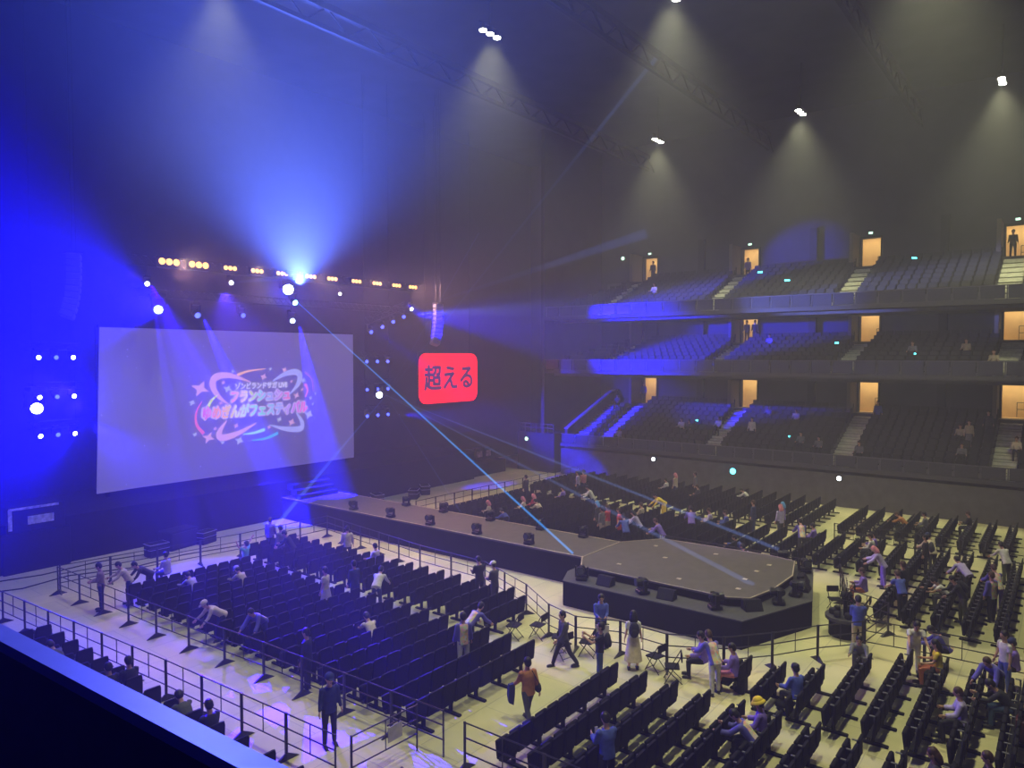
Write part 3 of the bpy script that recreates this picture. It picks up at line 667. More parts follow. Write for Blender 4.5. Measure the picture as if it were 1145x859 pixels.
laser('short blue beam leaving the small lamp between third and fourth blinders', (21.66, 35.5, 13.1), (24.6, 35.0, 13.6), .05, .2, (.2, .35, 1), .3)
SITTERS = [(14.32, 28.48), (17.22, 27.61), (13.85, 25.45), (15.35, 24.59), (20.35, 22.87), (14.85, 16.85), (19.45, 8.13), (19.15, 7.1), (16.45, 5.45), (15.95, 5.45), (18.8, 5.35), (22.85, 2.75), (24.54, 2.71), (19.85, 1.88), (24.24, 1.08), (21.35, 1.0), (16.45, 1.95), (16.95, 1.07), (8.65, 19.26), (8.15, 19.26), (8.65, 15.34), (8.65, 16.32), (8.15, 22.2), (32.25, 24.06), (33.25, 24.06), (32.75, 23.2), (30.25, 24.92), (36.25, 24.06), (29.75, 23.2), (34.75, 18.04), (42.75, 20.46), (41.75, 17.88), (43.25, 15.3), (35.35, 9.4), (35.65, 14.6), (35.65, 13.74), (35.35, 6.82), (34.85, 6.82), (28.99, 5.92), (30.05, 3.38), (41.35, 5.66), (41.35, 6.52), (42.85, 3.94)]
# ================================================================== OWN BALCONY (bottom left)
def ang_box(b, p, q, w, z0, z1, off=0):
    p, q = Vector((*p, 0)), Vector((*q, 0)); d = (q-p).normalized(); n = Vector((-d.y, d.x, 0))
    c = [p+n*off, q+n*off, q+n*(off+w), p+n*(off+w)]
    return b.prism([(v.x, v.y) for v in c], z0, z1)
t = thing('balcony_parapet', 'dark parapet with glossy blue-lit rail cap crossing the lower left corner', 'railing')
PA, PB = (1.36, -.5), (.74, 11.5)
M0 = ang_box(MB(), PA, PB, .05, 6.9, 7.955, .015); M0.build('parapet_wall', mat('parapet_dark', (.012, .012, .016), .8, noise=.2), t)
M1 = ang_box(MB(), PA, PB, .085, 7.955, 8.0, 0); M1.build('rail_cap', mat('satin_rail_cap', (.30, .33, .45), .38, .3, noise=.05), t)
struct(MB().prism([(-5, -6), (1.55, -6), (1.28, -.5), (.66, 11.5), (-5, 11.5)], 6.75, 6.9).build('floor_balcony', mat('balcony_carpet', (.012, .012, .015), .9, noise=.2)))
# ================================================================== BARRIERS
def barrier_run(pts, label, group, h=1.1, pitch=1.75, rails=(1.08, .74, .4), feet=True):
    """one crowd-barrier panel per pitch, each its own thing"""
    L = []
    for a, c in zip(pts, pts[1:]):
        a, c = Vector((*a, 0)), Vector((*c, 0)); n = max(1, round((c-a).length/pitch))
        for i in range(n): L.append((a+(c-a)*(i/n), a+(c-a)*((i+1)/n)))
    for i, (p, q) in enumerate(L):
        d = q-p; ln = d.length; rz = math.atan2(d.y, d.x)
        t = thing('crowd_barrier', label % ordn(i), 'barrier', (p.x, p.y, 0), rz, group)
        MB().tube((0.02, 0, 0), (.02, 0, h), .03, 6).build('post', BARM, t)
        MB().tube((ln-.02, 0, 0), (ln-.02, 0, h), .022, 6).build('post', BARM, t)
        for z in rails: MB().tube((0, 0, z), (ln, 0, z), .018, 5).build('rail', BARM, t)
        MB().tube((ln/2, 0, rails[-1]), (ln/2, 0, h-.02), .013, 5).build('upright', BARM, t)
        if feet:
            b = MB(); b.loft([[(-.05+.07, -.32, 0), (.02+.05, .32, 0), (.02+.02, .04, .16), (.02+.02, -.04, .16)], [(-.03, -.32, 0), (-.03, .32, 0), (0, .04, .16), (0, -.04, .16)]]); b.build('foot', BARM, t)
barrier_run([(8.5, 34.0), (9.45, 19), (9.75, 12.3)], 'black steel barrier panel beside the balcony, %s from stage end', 'barriers along the balcony side aisle')
barrier_run([(11.2, 30.8), (11.4, 23.5), (11.75, 18), (11.95, 11.2)], 'black steel barrier panel on left edge of main left seating, %s from stage end', 'barriers left of the main left block')
barrier_run([(11.3, 30.9), (18.4, 29.9), (23.2, 29.8)], 'black steel barrier panel behind rows nearest the stage, %s from the left', 'barriers behind the left block')
barrier_run([(23.2, 29.8), (22.0, 22), (21.8, 18.2), (20.5, 15.2), (19.3, 13.4), (18.9, 12.1), (19.4, 10.8), (19.3, 9.2), (20.1, 7.8), (21.3, 6.8), (22.7, 5.9)], 'black barrier panel following the runway and platform, %s from stage', 'barriers round the runway and platform')
barrier_run([(22.7, 5.9), (23.9, 4.9), (26.2, 4.6)], 'black barrier panel near the camera platform, %s from the left', 'barriers by the camera platform')
barrier_run([(24.1, 4.9), (24.3, 3.3), (24.4, -.5)], 'black barrier panel on the aisle crossing the right seating, %s from camera platform', 'barriers across the right seating', feet=True)
barrier_run([(26.2, 4.6), (27.0, 6.1), (30.0, 7.0)], 'black barrier panel between platform and right seats, %s from the aisle', 'barriers right of the platform')
barrier_run([(29.9, 8.4), (30.0, 15.5)], 'black barrier panel behind the platform far side, %s from the right', 'barriers beyond the platform')
barrier_run([(11.85, 10.5), (11.9, 6.2)], 'black barrier panel at near edge of front right rows, %s from the cross aisle', 'barriers at the near end of the right rows')
barrier_run([(9.9, 12.0), (11.8, 11.9)], 'black barrier panel across the aisle behind the security guard, %s from left', 'barriers by the guard')
barrier_run([(9.75, 10.3), (10.0, 8.2)], 'black barrier panel at bottom edge below the guard, %s from left', 'barriers by the guard')
barrier_run([(28.6, 28.9), (36.5, 28.8), (46, 28.7)], 'black barrier panel behind rows right of the runway, %s from the runway', 'barriers behind the right block')
barrier_run([(37.2, 9.0), (37.3, .3)], 'black barrier panel along the far right cross aisle, %s from the left', 'barriers on the far cross aisle')
# small notice boards on the barriers
for (x, y, r, lb) in ((11.0, 11.85, 0, 'small pale notice board on barrier beside the guard'), (18.98, 11.2, 1.9, 'pale notice board on barrier below the man in blue hoodie'), (28.3, 6.42, .29, 'white notice board on barrier right of the platform'), (24.35, 2.9, 1.5, 'white notice board on barrier in right seating aisle')):
    t = thing('notice_board', lb, 'sign', (x, y, .8), r); MB().box((0, -.05, 0), (.42, .02, .34)).build('board', mat('pale_board', (.42, .40, .34), .7, noise=.15), t); MB().box((0, -.035, .22), (.44, .03, .03)).build('board_frame', BLACKG, t)
# ================================================================== FLOOR CHAIRS
def chair_parts():
    back = MB(); back.loft([[(-w/2+b_, -.02-s*(z-.3)*.11, z), (w/2-b_, -.02-s*(z-.3)*.11, z), (w/2, -.035-(z-.3)*.11, z), (w/2-b_, -.075-(z-.3)*.11, z), (-w/2+b_, -.075-(z-.3)*.11, z), (-w/2, -.035-(z-.3)*.11, z)] for z, w, b_, s in ((.30, .45, .02, 1), (.34, .47, .02, 1), (.80, .45, .02, 1), (.87, .41, .03, 1), (.885, .36, .04, 1))])
    back.box((0, -.118, .60), (.36, .012, .3))
    seat = MB().bev((0, .10, .50), (.42, .09, .42), .03, Matrix.Rotation(math.radians(-7), 4, 'X'))
    arm = MB().bev((.245, .05, .66), (.045, .13, .03), .01).box((.245, .0, .50), (.03, .04, .3))
    beam = MB().box((0, .03, .33), (.5, .09, .07))
    ped = MB().box((.22, .03, .17), (.08, .08, .32)).bev((.22, .0, .03), (.11, .62, .06), .015)
    return back, seat, arm, beam, ped
CP = chair_parts(); CN = ['backrest', 'seat', 'armrest', 'beam', 'pedestal']; CM = [CHAIRM, CHAIRM, ARMM, BLACKG, BLACK]
cme = [p.mesh(n, m) for p, n, m in zip(CP, CN, CM)]
ROWS = []      # (block, row index, y, x0, x1)
for k in range(18): ROWS.append(('the front left block', k, 12.45+.86*k, 12.1, 17.15))
for k in range(17): ROWS.append(('the block beside the runway', k, 15.03+.86*k, 18.1, 20.3 if k == 0 else min(20.9+.0*k, 22)))
for k in range(12): ROWS.append(('the front right block', k, 9.72-.875*k, 12.2 if k < 4 else 13.2, 17.4))
for k, (y, x0, x1) in enumerate([(7.0, 18.9, 20.1), (6.12, 18.05, 20.3), (5.25, 18.05, 20.9), (4.4, 18.1, 22.5), (3.52, 18.1, 23.2), (2.65, 18.1, 23.3), (1.78, 18.1, 23.4), (.9, 18.1, 23.4), (0, 18.1, 23.4)]): ROWS.append(('the small block below the platform', k, y, x0, x1))
for k in range(5): ROWS.append(('the block right of the platform', k, 9.3-.86*k, 32.1, 36.6))
for k in range(6): ROWS.append(('the block right of the platform', k+5, 5.0-.86*k, 26.8, 36.4))
for k in range(12): ROWS.append(('the far right block', k, 9.0-.86*k, 38.6, 44.1))
for k in range(21):
    y = 10.2+.86*k; ROWS.append(('the block beyond the runway', k, y, 32 if y < 11 else 30.4 if y < 16 else 29.0, 36.6))
for k in range(21): ROWS.append(('the far block beyond the runway', k, 10.9+.86*k, 38.5, 45.2))
for k in range(14): ROWS.append(('the rows under the balcony', k, 12.3+.98*k+.0, 6.9, 8.95))
CH = []
for (bn, k, y, x0, x1) in ROWS:
    n = max(1, int((x1-x0)/.5))
    for j in range(n): CH.append((x0+.25+.5*j, y, bn, k, j, n))
def free(x, y):
    if 21.6 < x < 30.0 and 6.6 < y < 15.6: return False
    return True
CH = [c for c in CH if free(c[0], c[1])]
sc_ = []
for c in CH:
    p = project(c[0], c[1], .6)
    if vis(p, -12, 1157, 0, 885): sc_.append((p[2], c))
sc_.sort(key=lambda q: q[0])
NEARC = [c for d, c in sc_[:300]]; nearset = set(NEARC)
BASEN = {'the front left block': 'from the front', 'the block beside the runway': 'from the front', 'the front right block': 'down from the cross aisle', 'the small block below the platform': 'down from the platform'}
for i, c in enumerate(NEARC):
    x, y, bn, k, j, n = c
    t = thing('linked_chair', 'black linked chair, %s from left, %s %s in %s' % (ordn(j), ordn(k), 'nearest row' if ('left' in bn or 'beside' in bn) else 'row down', bn.replace('the ', '')), 'chair', (x, y, 0), 0, 'linked black chairs on the arena floor')
    occ = any(abs(px-x) < .26 and abs(py-.10-y) < .2 for px, py in SITTERS)
    for q in range(5):
        if q == 4 and not (j % 2 == 0): continue
        so = link_mesh(CN[q], cme[q], t)
        if occ and q == 1: so.rotation_euler = (-math.radians(82), 0, 0); so.location = (0, -.10, .36)
V = []; F = []; MI = []
low = CP
for c in CH:
    if c in nearset: continue
    p = project(c[0], c[1], .6)
    if not vis(p, -150, 1400, 0, 1200): continue
    for q in range(5):
        if q == 4 and c[4] % 2: continue
        b = CP[q]; n = len(V); V += [(v.x+c[0], v.y+c[1], v.z) for v in b.v]; F += [[n+i for i in f] for f in b.f]; MI += [{0: 0, 1: 0, 2: 1, 3: 0, 4: 0}[q]]*len(b.f)
me = bpy.data.meshes.new('linked_chairs'); me.from_pydata(V, [], F); me.materials.append(CHAIRM); me.materials.append(ARMM); me.polygons.foreach_set('material_index', MI)
o = link_mesh('linked_chair', me); tag(o, 'black linked chairs in the distant rows beyond the runway and on the right', 'chair', None, 'stuff')
# ---- loose folding chairs
def folding_chair(label, x, y, rz):
    t = thing('folding_chair', label, 'chair', (x, y, 0), rz, 'loose folding chairs by the barrier')
    MB().bev((0, .02, .44), (.42, .40, .04), .02).build('seat', BLACK, t)
    MB().bev((0, -.24, .74), (.42, .035, .22), .015).build('backrest', BLACK, t)
    for s in (-.2, .2):
        MB().tube((s, .24, .0), (s, -.24, .84), .014, 5).build('leg', BLACKG, t)
        MB().tube((s*.9, -.26, .0), (s*.9, .2, .43), .014, 5).build('leg', BLACKG, t)
    b = MB(); b.tube((-.2, .2, .06), (.2, .2, .06), .01, 4); b.tube((-.18, -.22, .06), (.18, -.22, .06), .01, 4); b.build('crossbar', BLACKG, t)
for i, (x, y, r) in enumerate([(18.5, 14.2, .2), (19.0, 13.6, .1), (18.6, 12.5, .4), (18.2, 12.1, -.3), (18.8, 11.6, .3), (18.75, 8.75, .5), (19.1, 9.45, -.2), (27.6, 6.6, 2.2), (28.5, 6.4, .3), (27.2, 5.6, .1)]):
    folding_chair('open black folding chair beside barrier round the platform, %s from the stage' % ordn(i), x, y, r)
# ---- camera platform and crane head
t = thing('camera_platform', 'round black turntable platform carrying a remote camera head', 'camera rig', (25.4, 5.75, 0))
MB().tube((0, 0, 0), (0, 0, .55), .5, 18).build('turntable_base', BLACK, t); MB().tube((0, 0, .55), (0, 0, .66), .62, 20).build('turntable_top', mat('worn_black', (.05, .05, .05), .6, noise=.3), t)
b = MB()
for a in range(7): b.bev((.38*math.cos(a*.9), .38*math.sin(a*.9), .76), (.2, .2, .2), .03)
b.build('counterweights', BLACKG, t)
b = MB(); b.tube((0, 0, .66), (0, 0, 1.2), .07, 8); b.bev((0, 0, 1.28), (.34, .2, .2), .04); b.bev((-.24, 0, 1.42), (.32, .16, .18), .04); b.tube((.15, 0, 1.36), (.45, -.2, 1.0), .05, 6); b.build('camera_head', BLACKG, t)
# ---- bags and boxes among the seats
def bag(label, x, y, z, s, m, rz=0):
    t = thing('bag', label, 'bag', (x, y, z), rz); MB().bev((0, 0, s[2]/2), s, .06).build('bag_body', m, t); MB().tube((-s[0]*.25, 0, s[2]), (0, 0, s[2]+.12), .012, 5).tube((0, 0, s[2]+.12), (s[0]*.25, 0, s[2]), .012, 5).build('handle', BLACK, t)
bag('boxy black suitcase on floor beside the woman in white tee', 22.6, 2.9, 0, (.45, .3, .55), BLACK)
bag('dark red suitcase standing between the right rows', 20.9, .75, 0, (.42, .28, .6), mat('maroon', (.10, .02, .02), .5, noise=.1))
bag('black rucksack on floor by the pink blanket', 19.3, 7.0, 0, (.4, .3, .5), BLACK)
bag('pale tote bag on floor in front of woman in yellow', 20.9, 2.0, 0, (.35, .25, .4), mat('canvas_tote', (.45, .40, .28), .8, noise=.2))
# ================================================================== PEOPLE
SKIN = mat('skin', (.55, .32, .21), .55, noise=.05, nscale=6)
HAIRB = mat('black_hair', (.012, .010, .010), .5, noise=.3, nscale=20)
HAIRR = mat('brown_hair', (.06, .03, .018), .5, noise=.3, nscale=20)
SHOE = mat('dark_shoe', (.02, .02, .022), .6, noise=.2)
EYEM = mat('eye_dark', (.01, .01, .01), .3)
def D2(pitch, ab, s):  # direction from straight down, pitch forward, abducted to side s
    p, a = math.radians(pitch), math.radians(ab)
    return Vector((s*math.sin(a), math.sin(p)*math.cos(a), -math.cos(p)*math.cos(a)))
POSE = dict(
 stand=dict(lean=2, head=8, arm=((4, 10, 12), (0, 10, 14)), leg=((2, 0), (-2, 0))),
 clasp=dict(lean=2, head=22, arm=((18, 2, 62), (18, 2, 62)), leg=((2, 0), (-2, 0)), inw=.16),
 phone=dict(lean=3, head=30, arm=((22, 6, 78), (20, 6, 80)), leg=((3, 0), (-3, 2)), inw=.1),
 photo=dict(lean=-2, head=-2, arm=((52, 6, 70), (52, 6, 70)), leg=((2, 0), (-2, 0)), inw=.12),
 walk=dict(lean=4, head=4, arm=((-22, 8, 14), (24, 8, 26)), leg=((24, 6), (-20, 14))),
 bend=dict(lean=55, head=0, arm=((38, 8, 14), (30, 8, 20)), leg=((6, 6), (-4, 4))),
 lean=dict(lean=30, head=14, arm=((42, 8, 30), (36, 10, 26)), leg=((4, 4), (-4, 2))),
 sit=dict(lean=6, head=16, arm=((20, 8, 62), (22, 8, 58)), leg=((86, 84), (84, 86))),
 hunch=dict(lean=42, head=18, arm=((44, 6, 50), (50, 6, 40)), leg=((84, 88), (86, 84))),
 crouch=dict(lean=38, head=0, arm=((52, 8, 40), (50, 8, 40)), leg=((112, 128), (104, 122))),
 raise_=dict(lean=-4, head=-6, arm=((150, 38, 45), (150, 38, 45)), leg=((86, 84), (84, 86))),
)
def orient(axis, ref=Vector((1, 0, 0))):
    z = axis.normalized(); x = (ref-z*ref.dot(z)); x.normalize(); y = z.cross(x); return x, y, z
def sweep(b, pts, n=10, ref=Vector((1, 0, 0))):
    """pts: (Vector, ra, rb) -> capped elliptical sweep"""
    rings = []
    for i, (p, ra, rb) in enumerate(pts):
        d = (pts[min(i+1, len(pts)-1)][0]-pts[max(0, i-1)][0]); x, y, z = orient(d, ref)
        rings.append([p+x*(ra*math.cos(2*PI*k/n))+y*(rb*math.sin(2*PI*k/n)) for k in range(n)])
    return b.loft(rings)
def joints(ps, female=False):
    k = POSE[ps]; J = {}
    th, sh = .42, .41
    hmax = 0
    for s, (a, f) in zip((1, -1), k['leg']):
        v = D2(a, 3, s)*th+D2(a-f, 2, s)*sh; hmax = max(hmax, -v.z)
    hz = hmax+.09+.02
    P = Vector((0, 0, hz)); ln = math.radians(k['lean']); T = Vector((0, math.sin(ln), math.cos(ln))); J['P'] = P; J['T'] = T
    J['W'] = P+T*.14; J['C'] = P+T*.34; J['N'] = P+T*.49
    hl = math.radians(k['lean']*.75+k['head']*.6); Hd = Vector((0, math.sin(hl), math.cos(hl))); J['Hd'] = Hd; J['H'] = J['N']+Hd*.195
    J['tilt'] = math.radians(k['lean']*.6+k['head'])
    for s, n, (a, f), (ap, ab, el) in ((1, 'R', k['leg'][0], k['arm'][0]), (-1, 'L', k['leg'][1], k['arm'][1])):
        h = P+Vector((s*.09, 0, -.02)); kn = h+D2(a, 3, s)*th; an = kn+D2(a-f, 2, s)*sh
        J['hip'+n], J['knee'+n], J['ank'+n] = h, kn, an
        so = J['N']-T*.045+Vector((s*(.155 if female else .175), 0, 0)); e = so+D2(ap, ab, s)*.275
        fd = D2(ap+el, ab, s); iw = k.get('inw', .0)
        fd = (fd-Vector((s*iw*2.6, 0, 0))).normalized(); w = e+fd*.235
        J['sh'+n], J['el'+n], J['wr'+n], J['fd'+n] = so, e, w, fd
    return J
def remeshed(b, name, m, vox=.02, smooth=2):
    me = b.mesh(name+'_raw'); o = bpy.data.objects.new('tmp', me); COL.objects.link(o)
    r = o.modifiers.new('r', 'REMESH'); r.mode = 'VOXEL'; r.voxel_size = vox
    s = o.modifiers.new('s', 'SMOOTH'); s.factor = .5; s.iterations = smooth
    dg = bpy.context.evaluated_depsgraph_get(); q = bpy.data.meshes.new_from_object(o.evaluated_get(dg)); bpy.data.objects.remove(o)
    q.name = name; q.materials.clear(); q.materials.append(m); q.polygons.foreach_set('use_smooth', [True]*len(q.polygons)); return q
def hand(b, w, fd, s):
    x, y, z = orient(fd, Vector((1, 0, 0)) if abs(fd.x) < .7 else Vector((0, 1, 0)))
    # palm across y (fore-aft), thin along x
    across = y; thin = x
    sweep(b, [(w-fd*.02, .026, .022), (w+fd*.03, .036, .016), (w+fd*.075, .040, .014)], 8, across)
    for i, L in enumerate((.062, .072, .068, .052)):
        o = w+fd*.07+across*(-.028+.0187*i); curl = thin*(-s)*.012
        sweep(b, [(o, .0085, .0085), (o+fd*L*.5+curl*.4, .0082, .0082), (o+fd*L*.9+curl*1.8, .0065, .0065)], 6)
    o = w+fd*.02+across*(.03); sweep(b, [(o, .011, .011), (o+fd*.03+across*.02, .010, .010), (o+fd*.055+across*.024, .0075, .0075)], 6)
BODY = {}
def body_set(ps, female=False):
    key = (ps, female)
    if key in BODY: return BODY[key]
    J = joints(ps, female); X = Vector((1, 0, 0)); T = J['T']; b = MB()
    fs = .92 if female else 1
    sweep(b, [(J['P']-T*.10, .10, .08), (J['P'], .155*fs**-.5, .105), (J['W'], .125*fs, .09), (J['C'], .15*fs, .105), (J['N']-T*.07, .16*fs, .085), (J['N']-T*.02, .07, .06), (J['N']+J['Hd']*.06, .060, .060), (J['N']+J['Hd']*.12, .056, .060)], 12)
    Mh = Matrix.Rotation(-J['tilt'], 3, 'X')
    hd = J['H']
    b.ell(hd, (.086, .102, .120), Mh, 14, 10)
    b.ell(hd+Mh @ Vector((0, .03, -.055)), (.060, .066, .068), Mh, 10, 8)
    for p, q, ra in (((0, .09, .025), (0, .116, -.018), .013),):
        sweep(b, [(hd+Mh @ Vector(p), .008, .008), (hd+Mh @ Vector(q), .017, .014)], 6)
    for s in (-1, 1): b.ell(hd+Mh @ Vector((s*.09, -.005, -.005)), (.014, .022, .034), Mh, 6, 5)
    for n, s in (('R', 1), ('L', -1)):
        sweep(b, [(J['sh'+n]-X*s*.03, .055, .055), (J['sh'+n], .052, .052), (J['sh'+n].lerp(J['el'+n], .5), .043, .043), (J['el'+n], .036, .036)], 8, Vector((0, 1, 0)))
        sweep(b, [(J['el'+n]-J['fd'+n]*.01, .037, .037), (J['el'+n].lerp(J['wr'+n], .3), .038, .038), (J['wr'+n], .026, .022)], 8, Vector((0, 1, 0)))
        sweep(b, [(J['hip'+n], .085, .085), (J['hip'+n].lerp(J['knee'+n], .4), .078, .08), (J['knee'+n], .055, .055)], 10)
        kd = (J['ank'+n]-J['knee'+n])
        sweep(b, [(J['knee'+n]-kd*.05, .054, .054), (J['knee'+n]+kd*.3, .055, .06), (J['ank'+n], .036, .038)], 10)
        f = J['ank'+n]+Vector((0, 0, -.04))
        b.ell(f+Vector((0, .06, -.01)), (.04, .11, .04), None, 8, 6)
    me = remeshed(b, 'person_body', SKIN, .017, 1)
    hb = MB()
    for n, s in (('R', 1), ('L', -1)): hand(hb, J['wr'+n], J['fd'+n], s)
    # join hands into the body mesh
    bm = bmesh.new(); bm.from_mesh(me); hm = hb.mesh('h'); bm.from_mesh(hm); bm.to_mesh(me); bm.free(); me.polygons.foreach_set('use_smooth', [True]*len(me.polygons))
    BODY[key] = (J, me, Mh); return BODY[key]
CL = {}
def top_mesh(ps, female, kind):
    key = (ps, female, kind)
    if key in CL: return CL[key]
    J = BODY[(ps, female)][0]; T = J['T']; X = Vector((1, 0, 0)); b = MB(); e = .022 if kind != 'tee' else .012; fs = .92 if female else 1
    hem = -.12 if kind in ('happi', 'coat') else -.04
    if ps in ('sit', 'hunch', 'crouch', 'raise_'): hem = max(hem, -.06)
    sweep(b, [(J['P']+T*hem, .165+e, .115+e), (J['W'], .145*fs+e, .10+e), (J['C'], .158*fs+e, .112+e), (J['N']-T*.07, .165*fs+e, .09+e), (J['N']-T*.005, .075+e, .06+e)], 14)
    if kind in ('hoodie',): b.ell(J['N']-T*.0+Vector((0, -.07, .0)), (.10, .07, .06))
    for n, s in (('R', 1), ('L', -1)):
        end = J['wr'+n] if kind != 'tee' else None
        if kind == 'tee': sweep(b, [(J['sh'+n]-X*s*.03, .07, .07), (J['sh'+n], .068, .068), (J['sh'+n].lerp(J['el'+n], .62), .065, .065)], 8, Vector((0, 1, 0)))
        else:
            w = .012 if kind == 'happi' else 0
            sweep(b, [(J['sh'+n]-X*s*.03, .072, .072), (J['sh'+n], .07, .07), (J['el'+n], .056+w, .056+w)], 8, Vector((0, 1, 0)))
            sweep(b, [(J['el'+n]-J['fd'+n]*.02, .056+w, .056+w), (J['wr'+n]-J['fd'+n]*.02, .042+w*1.8, .040+w*1.8)], 8, Vector((0, 1, 0)))
    CL[key] = remeshed(b, 'clothing_top', BLACK, .02, 2); return CL[key]
def legs_mesh(ps, female, kind):
    key = (ps, female, 'legs'+kind)
    if key in CL: return CL[key]
    J = BODY[(ps, female)][0]; T = J['T']; b = MB(); e = .014
    if kind == 'skirt':
        kn = (J['kneeR']+J['kneeL'])/2; an = (J['ankR']+J['ankL'])/2
        sweep(b, [(J['W'], .13, .10), (J['P'], .17, .13), (J['P'].lerp(kn, .6), .21, .18), (kn.lerp(an, .55), .27, .24)], 16)
    elif kind == 'shorts' or kind == 'miniskirt':
        sweep(b, [(J['P']+T*.06, .155, .115), (J['P']-Vector((0, 0, .06)), .165, .125)], 12)
        for n in 'RL': sweep(b, [(J['hip'+n], .10, .10), (J['hip'+n].lerp(J['knee'+n], .6), .1, .1)], 10)
    else:
        sweep(b, [(J['P']+T*.08, .15, .11), (J['P'], .165, .12), (J['P']-T*.08, .14, .11)], 12)
        for n in 'RL':
            sweep(b, [(J['hip'+n], .10, .10), (J['hip'+n].lerp(J['knee'+n], .4), .092, .095), (J['knee'+n], .07, .072)], 10)
            kd = (J['ank'+n]-J['knee'+n]); sweep(b, [(J['knee'+n]-kd*.06, .07, .072), (J['knee'+n]+kd*.3, .068, .072), (J['ank'+n]+kd*.02, .055, .058)], 10)
    CL[key] = remeshed(b, 'clothing_legs', BLACK, .02, 2); return CL[key]
def shoes_mesh(ps, female):
    key = (ps, female, 'shoes')
    if key in CL: return CL[key]
    J = BODY[(ps, female)][0]; b = MB()
    for n in 'RL':
        f = J['ank'+n]; b.ell(f+Vector((0, .065, -.055)), (.048, .135, .05), None, 10, 6); b.ell(f+Vector((0, -.01, -.03)), (.045, .055, .06), None, 8, 6); b.bev(f+Vector((0, .06, -.093)), (.085, .26, .03), .012)
    CL[key] = b.mesh('shoes', SHOE, True); return CL[key]
def hair_mesh(ps, female, kind):
    key = (ps, female, 'hair'+kind)
    if key in CL: return CL[key]
    J, _, Mh = BODY[(ps, female)]; H = J['H']; b = MB()
    b.ell(H+Mh @ Vector((0, -.016, .026)), (.100, .107, .112), Mh, 14, 10)
    b.ell(H+Mh @ Vector((0, -.045, -.02)), (.094, .080, .092), Mh, 12, 8)
    if kind == 'long':
        sweep(b, [(H+Mh @ Vector((0, -.05, 0)),   .105, .085), (H+Mh @ Vector((0, -.075, -.11)), .125, .08), (H+Mh @ Vector((0, -.09, -.21)), .11, .055)], 12)
    if kind == 'bun': b.ell(H+Mh @ Vector((0, -.11, .06)), (.05, .05, .05))
    CL[key] = remeshed(b, 'hair', HAIRB, .014, 1); return CL[key]
def hat_mesh(ps, female, kind):
    key = (ps, female, 'hat'+kind)
    if key in CL: return CL[key]
    J, _, Mh = BODY[(ps, female)]; H = J['H']; b = MB()
    b.ell(H+Mh @ Vector((0, -.008, .055)), (.112, .122, .092), Mh, 14, 8)
    if kind == 'cap': b.ell(H+Mh @ Vector((0, .12, .05)), (.07, .07, .012), Mh, 10, 5)
    elif kind == 'bucket':
        r = [[H+Mh @ Vector((rr*math.cos(2*PI*k/16), rr*1.08*math.sin(2*PI*k/16), z)) for k in range(16)] for rr, z in ((.16, .0), (.165, .008), (.115, .06))]; b.loft(r)
    CL[key] = b.mesh('hat', BLACK, True); return CL[key]
def eyes_mesh(ps, female):
    key = (ps, female, 'eyes')
    if key in CL: return CL[key]
    J, _, Mh = BODY[(ps, female)]; b = MB()
    for s in (-1, 1): b.ell(J['H']+Mh @ Vector((s*.035, .092, .008)), (.013, .009, .008), Mh, 8, 5); b.box(Vector((0, 0, 0)), (.03, .004, .006), Matrix.Translation(J['H']+Mh @ Vector((s*.035, .096, .032))) @ Mh.to_4x4())
    b.ell(J['H']+Mh @ Vector((0, .096, -.064)), (.024, .008, .006), Mh, 8, 5)
    CL[key] = b.mesh('facial_features', EYEM, True); return CL[key]
def bagp(t, J, kind, m):
    T = J['T']
    if kind == 'backpack':
        b = MB(); x, y, z = orient(T); c = J['C']-Vector((0, math.cos(math.asin(min(.99, T.y))), -T.y))*.20-T*.04
        R = Matrix.Rotation(-math.asin(min(.99, T.y)), 3, 'X'); b.ell(c, (.155, .10, .235), R, 12, 8); b.ell(c+R @ Vector((0, -.07, -.06)), (.11, .06, .12), R, 10, 6)
        b.build('backpack', m, t, smooth=True)
        b = MB()
        for s in (-1, 1): b.tube(J['N']+Vector((s*.09, -.09, -.04)), J['N']+Vector((s*.1, .09, -.07)), .014, 5).tube(J['N']+Vector((s*.1, .09, -.07)), J['C']+Vector((s*.13, .13, -.12)), .014, 5)
        b.build('backpack_straps', m, t)
    elif kind == 'shoulder':
        b = MB(); c = J['P']+Vector((.24, -.03, .04)); b.ell(c, (.075, .17, .14), None, 12, 8); b.build('shoulder_bag', m, t, smooth=True)
        b = MB(); b.tube(c+Vector((0, -.1, .1)), J['N']+Vector((.08, -.07, 0)), .012, 5).tube(c+Vector((0, .1, .1)), J['N']+Vector((.08, .09, -.02)), .012, 5); b.build('bag_strap', m, t)
    elif kind == 'phone':
        b = MB(); c = (J['wrR']+J['wrL'])/2+J['fdR']*.1; b.bev(c, (.075, .012, .15), .005); b.build('phone', m, t)
    elif kind == 'jacket':
        b = MB(); w = J['wrL']+Vector((-.05, 0, -.0)); b.loft([[w+Vector((-.09, -.05, .04)), w+Vector((.06, -.06, .05)), w+Vector((.06, .06, .04)), w+Vector((-.09, .05, .03))], [w+Vector((-.12, -.07, -.2)), w+Vector((.06, -.06, -.22)), w+Vector((.06, .07, -.2)), w+Vector((-.11, .06, -.22))], [w+Vector((-.1, -.05, -.42)), w+Vector((.03, -.05, -.5)), w+Vector((.04, .05, -.45)), w+Vector((-.09, .05, -.4))]]); b.build('carried_jacket', m, t)
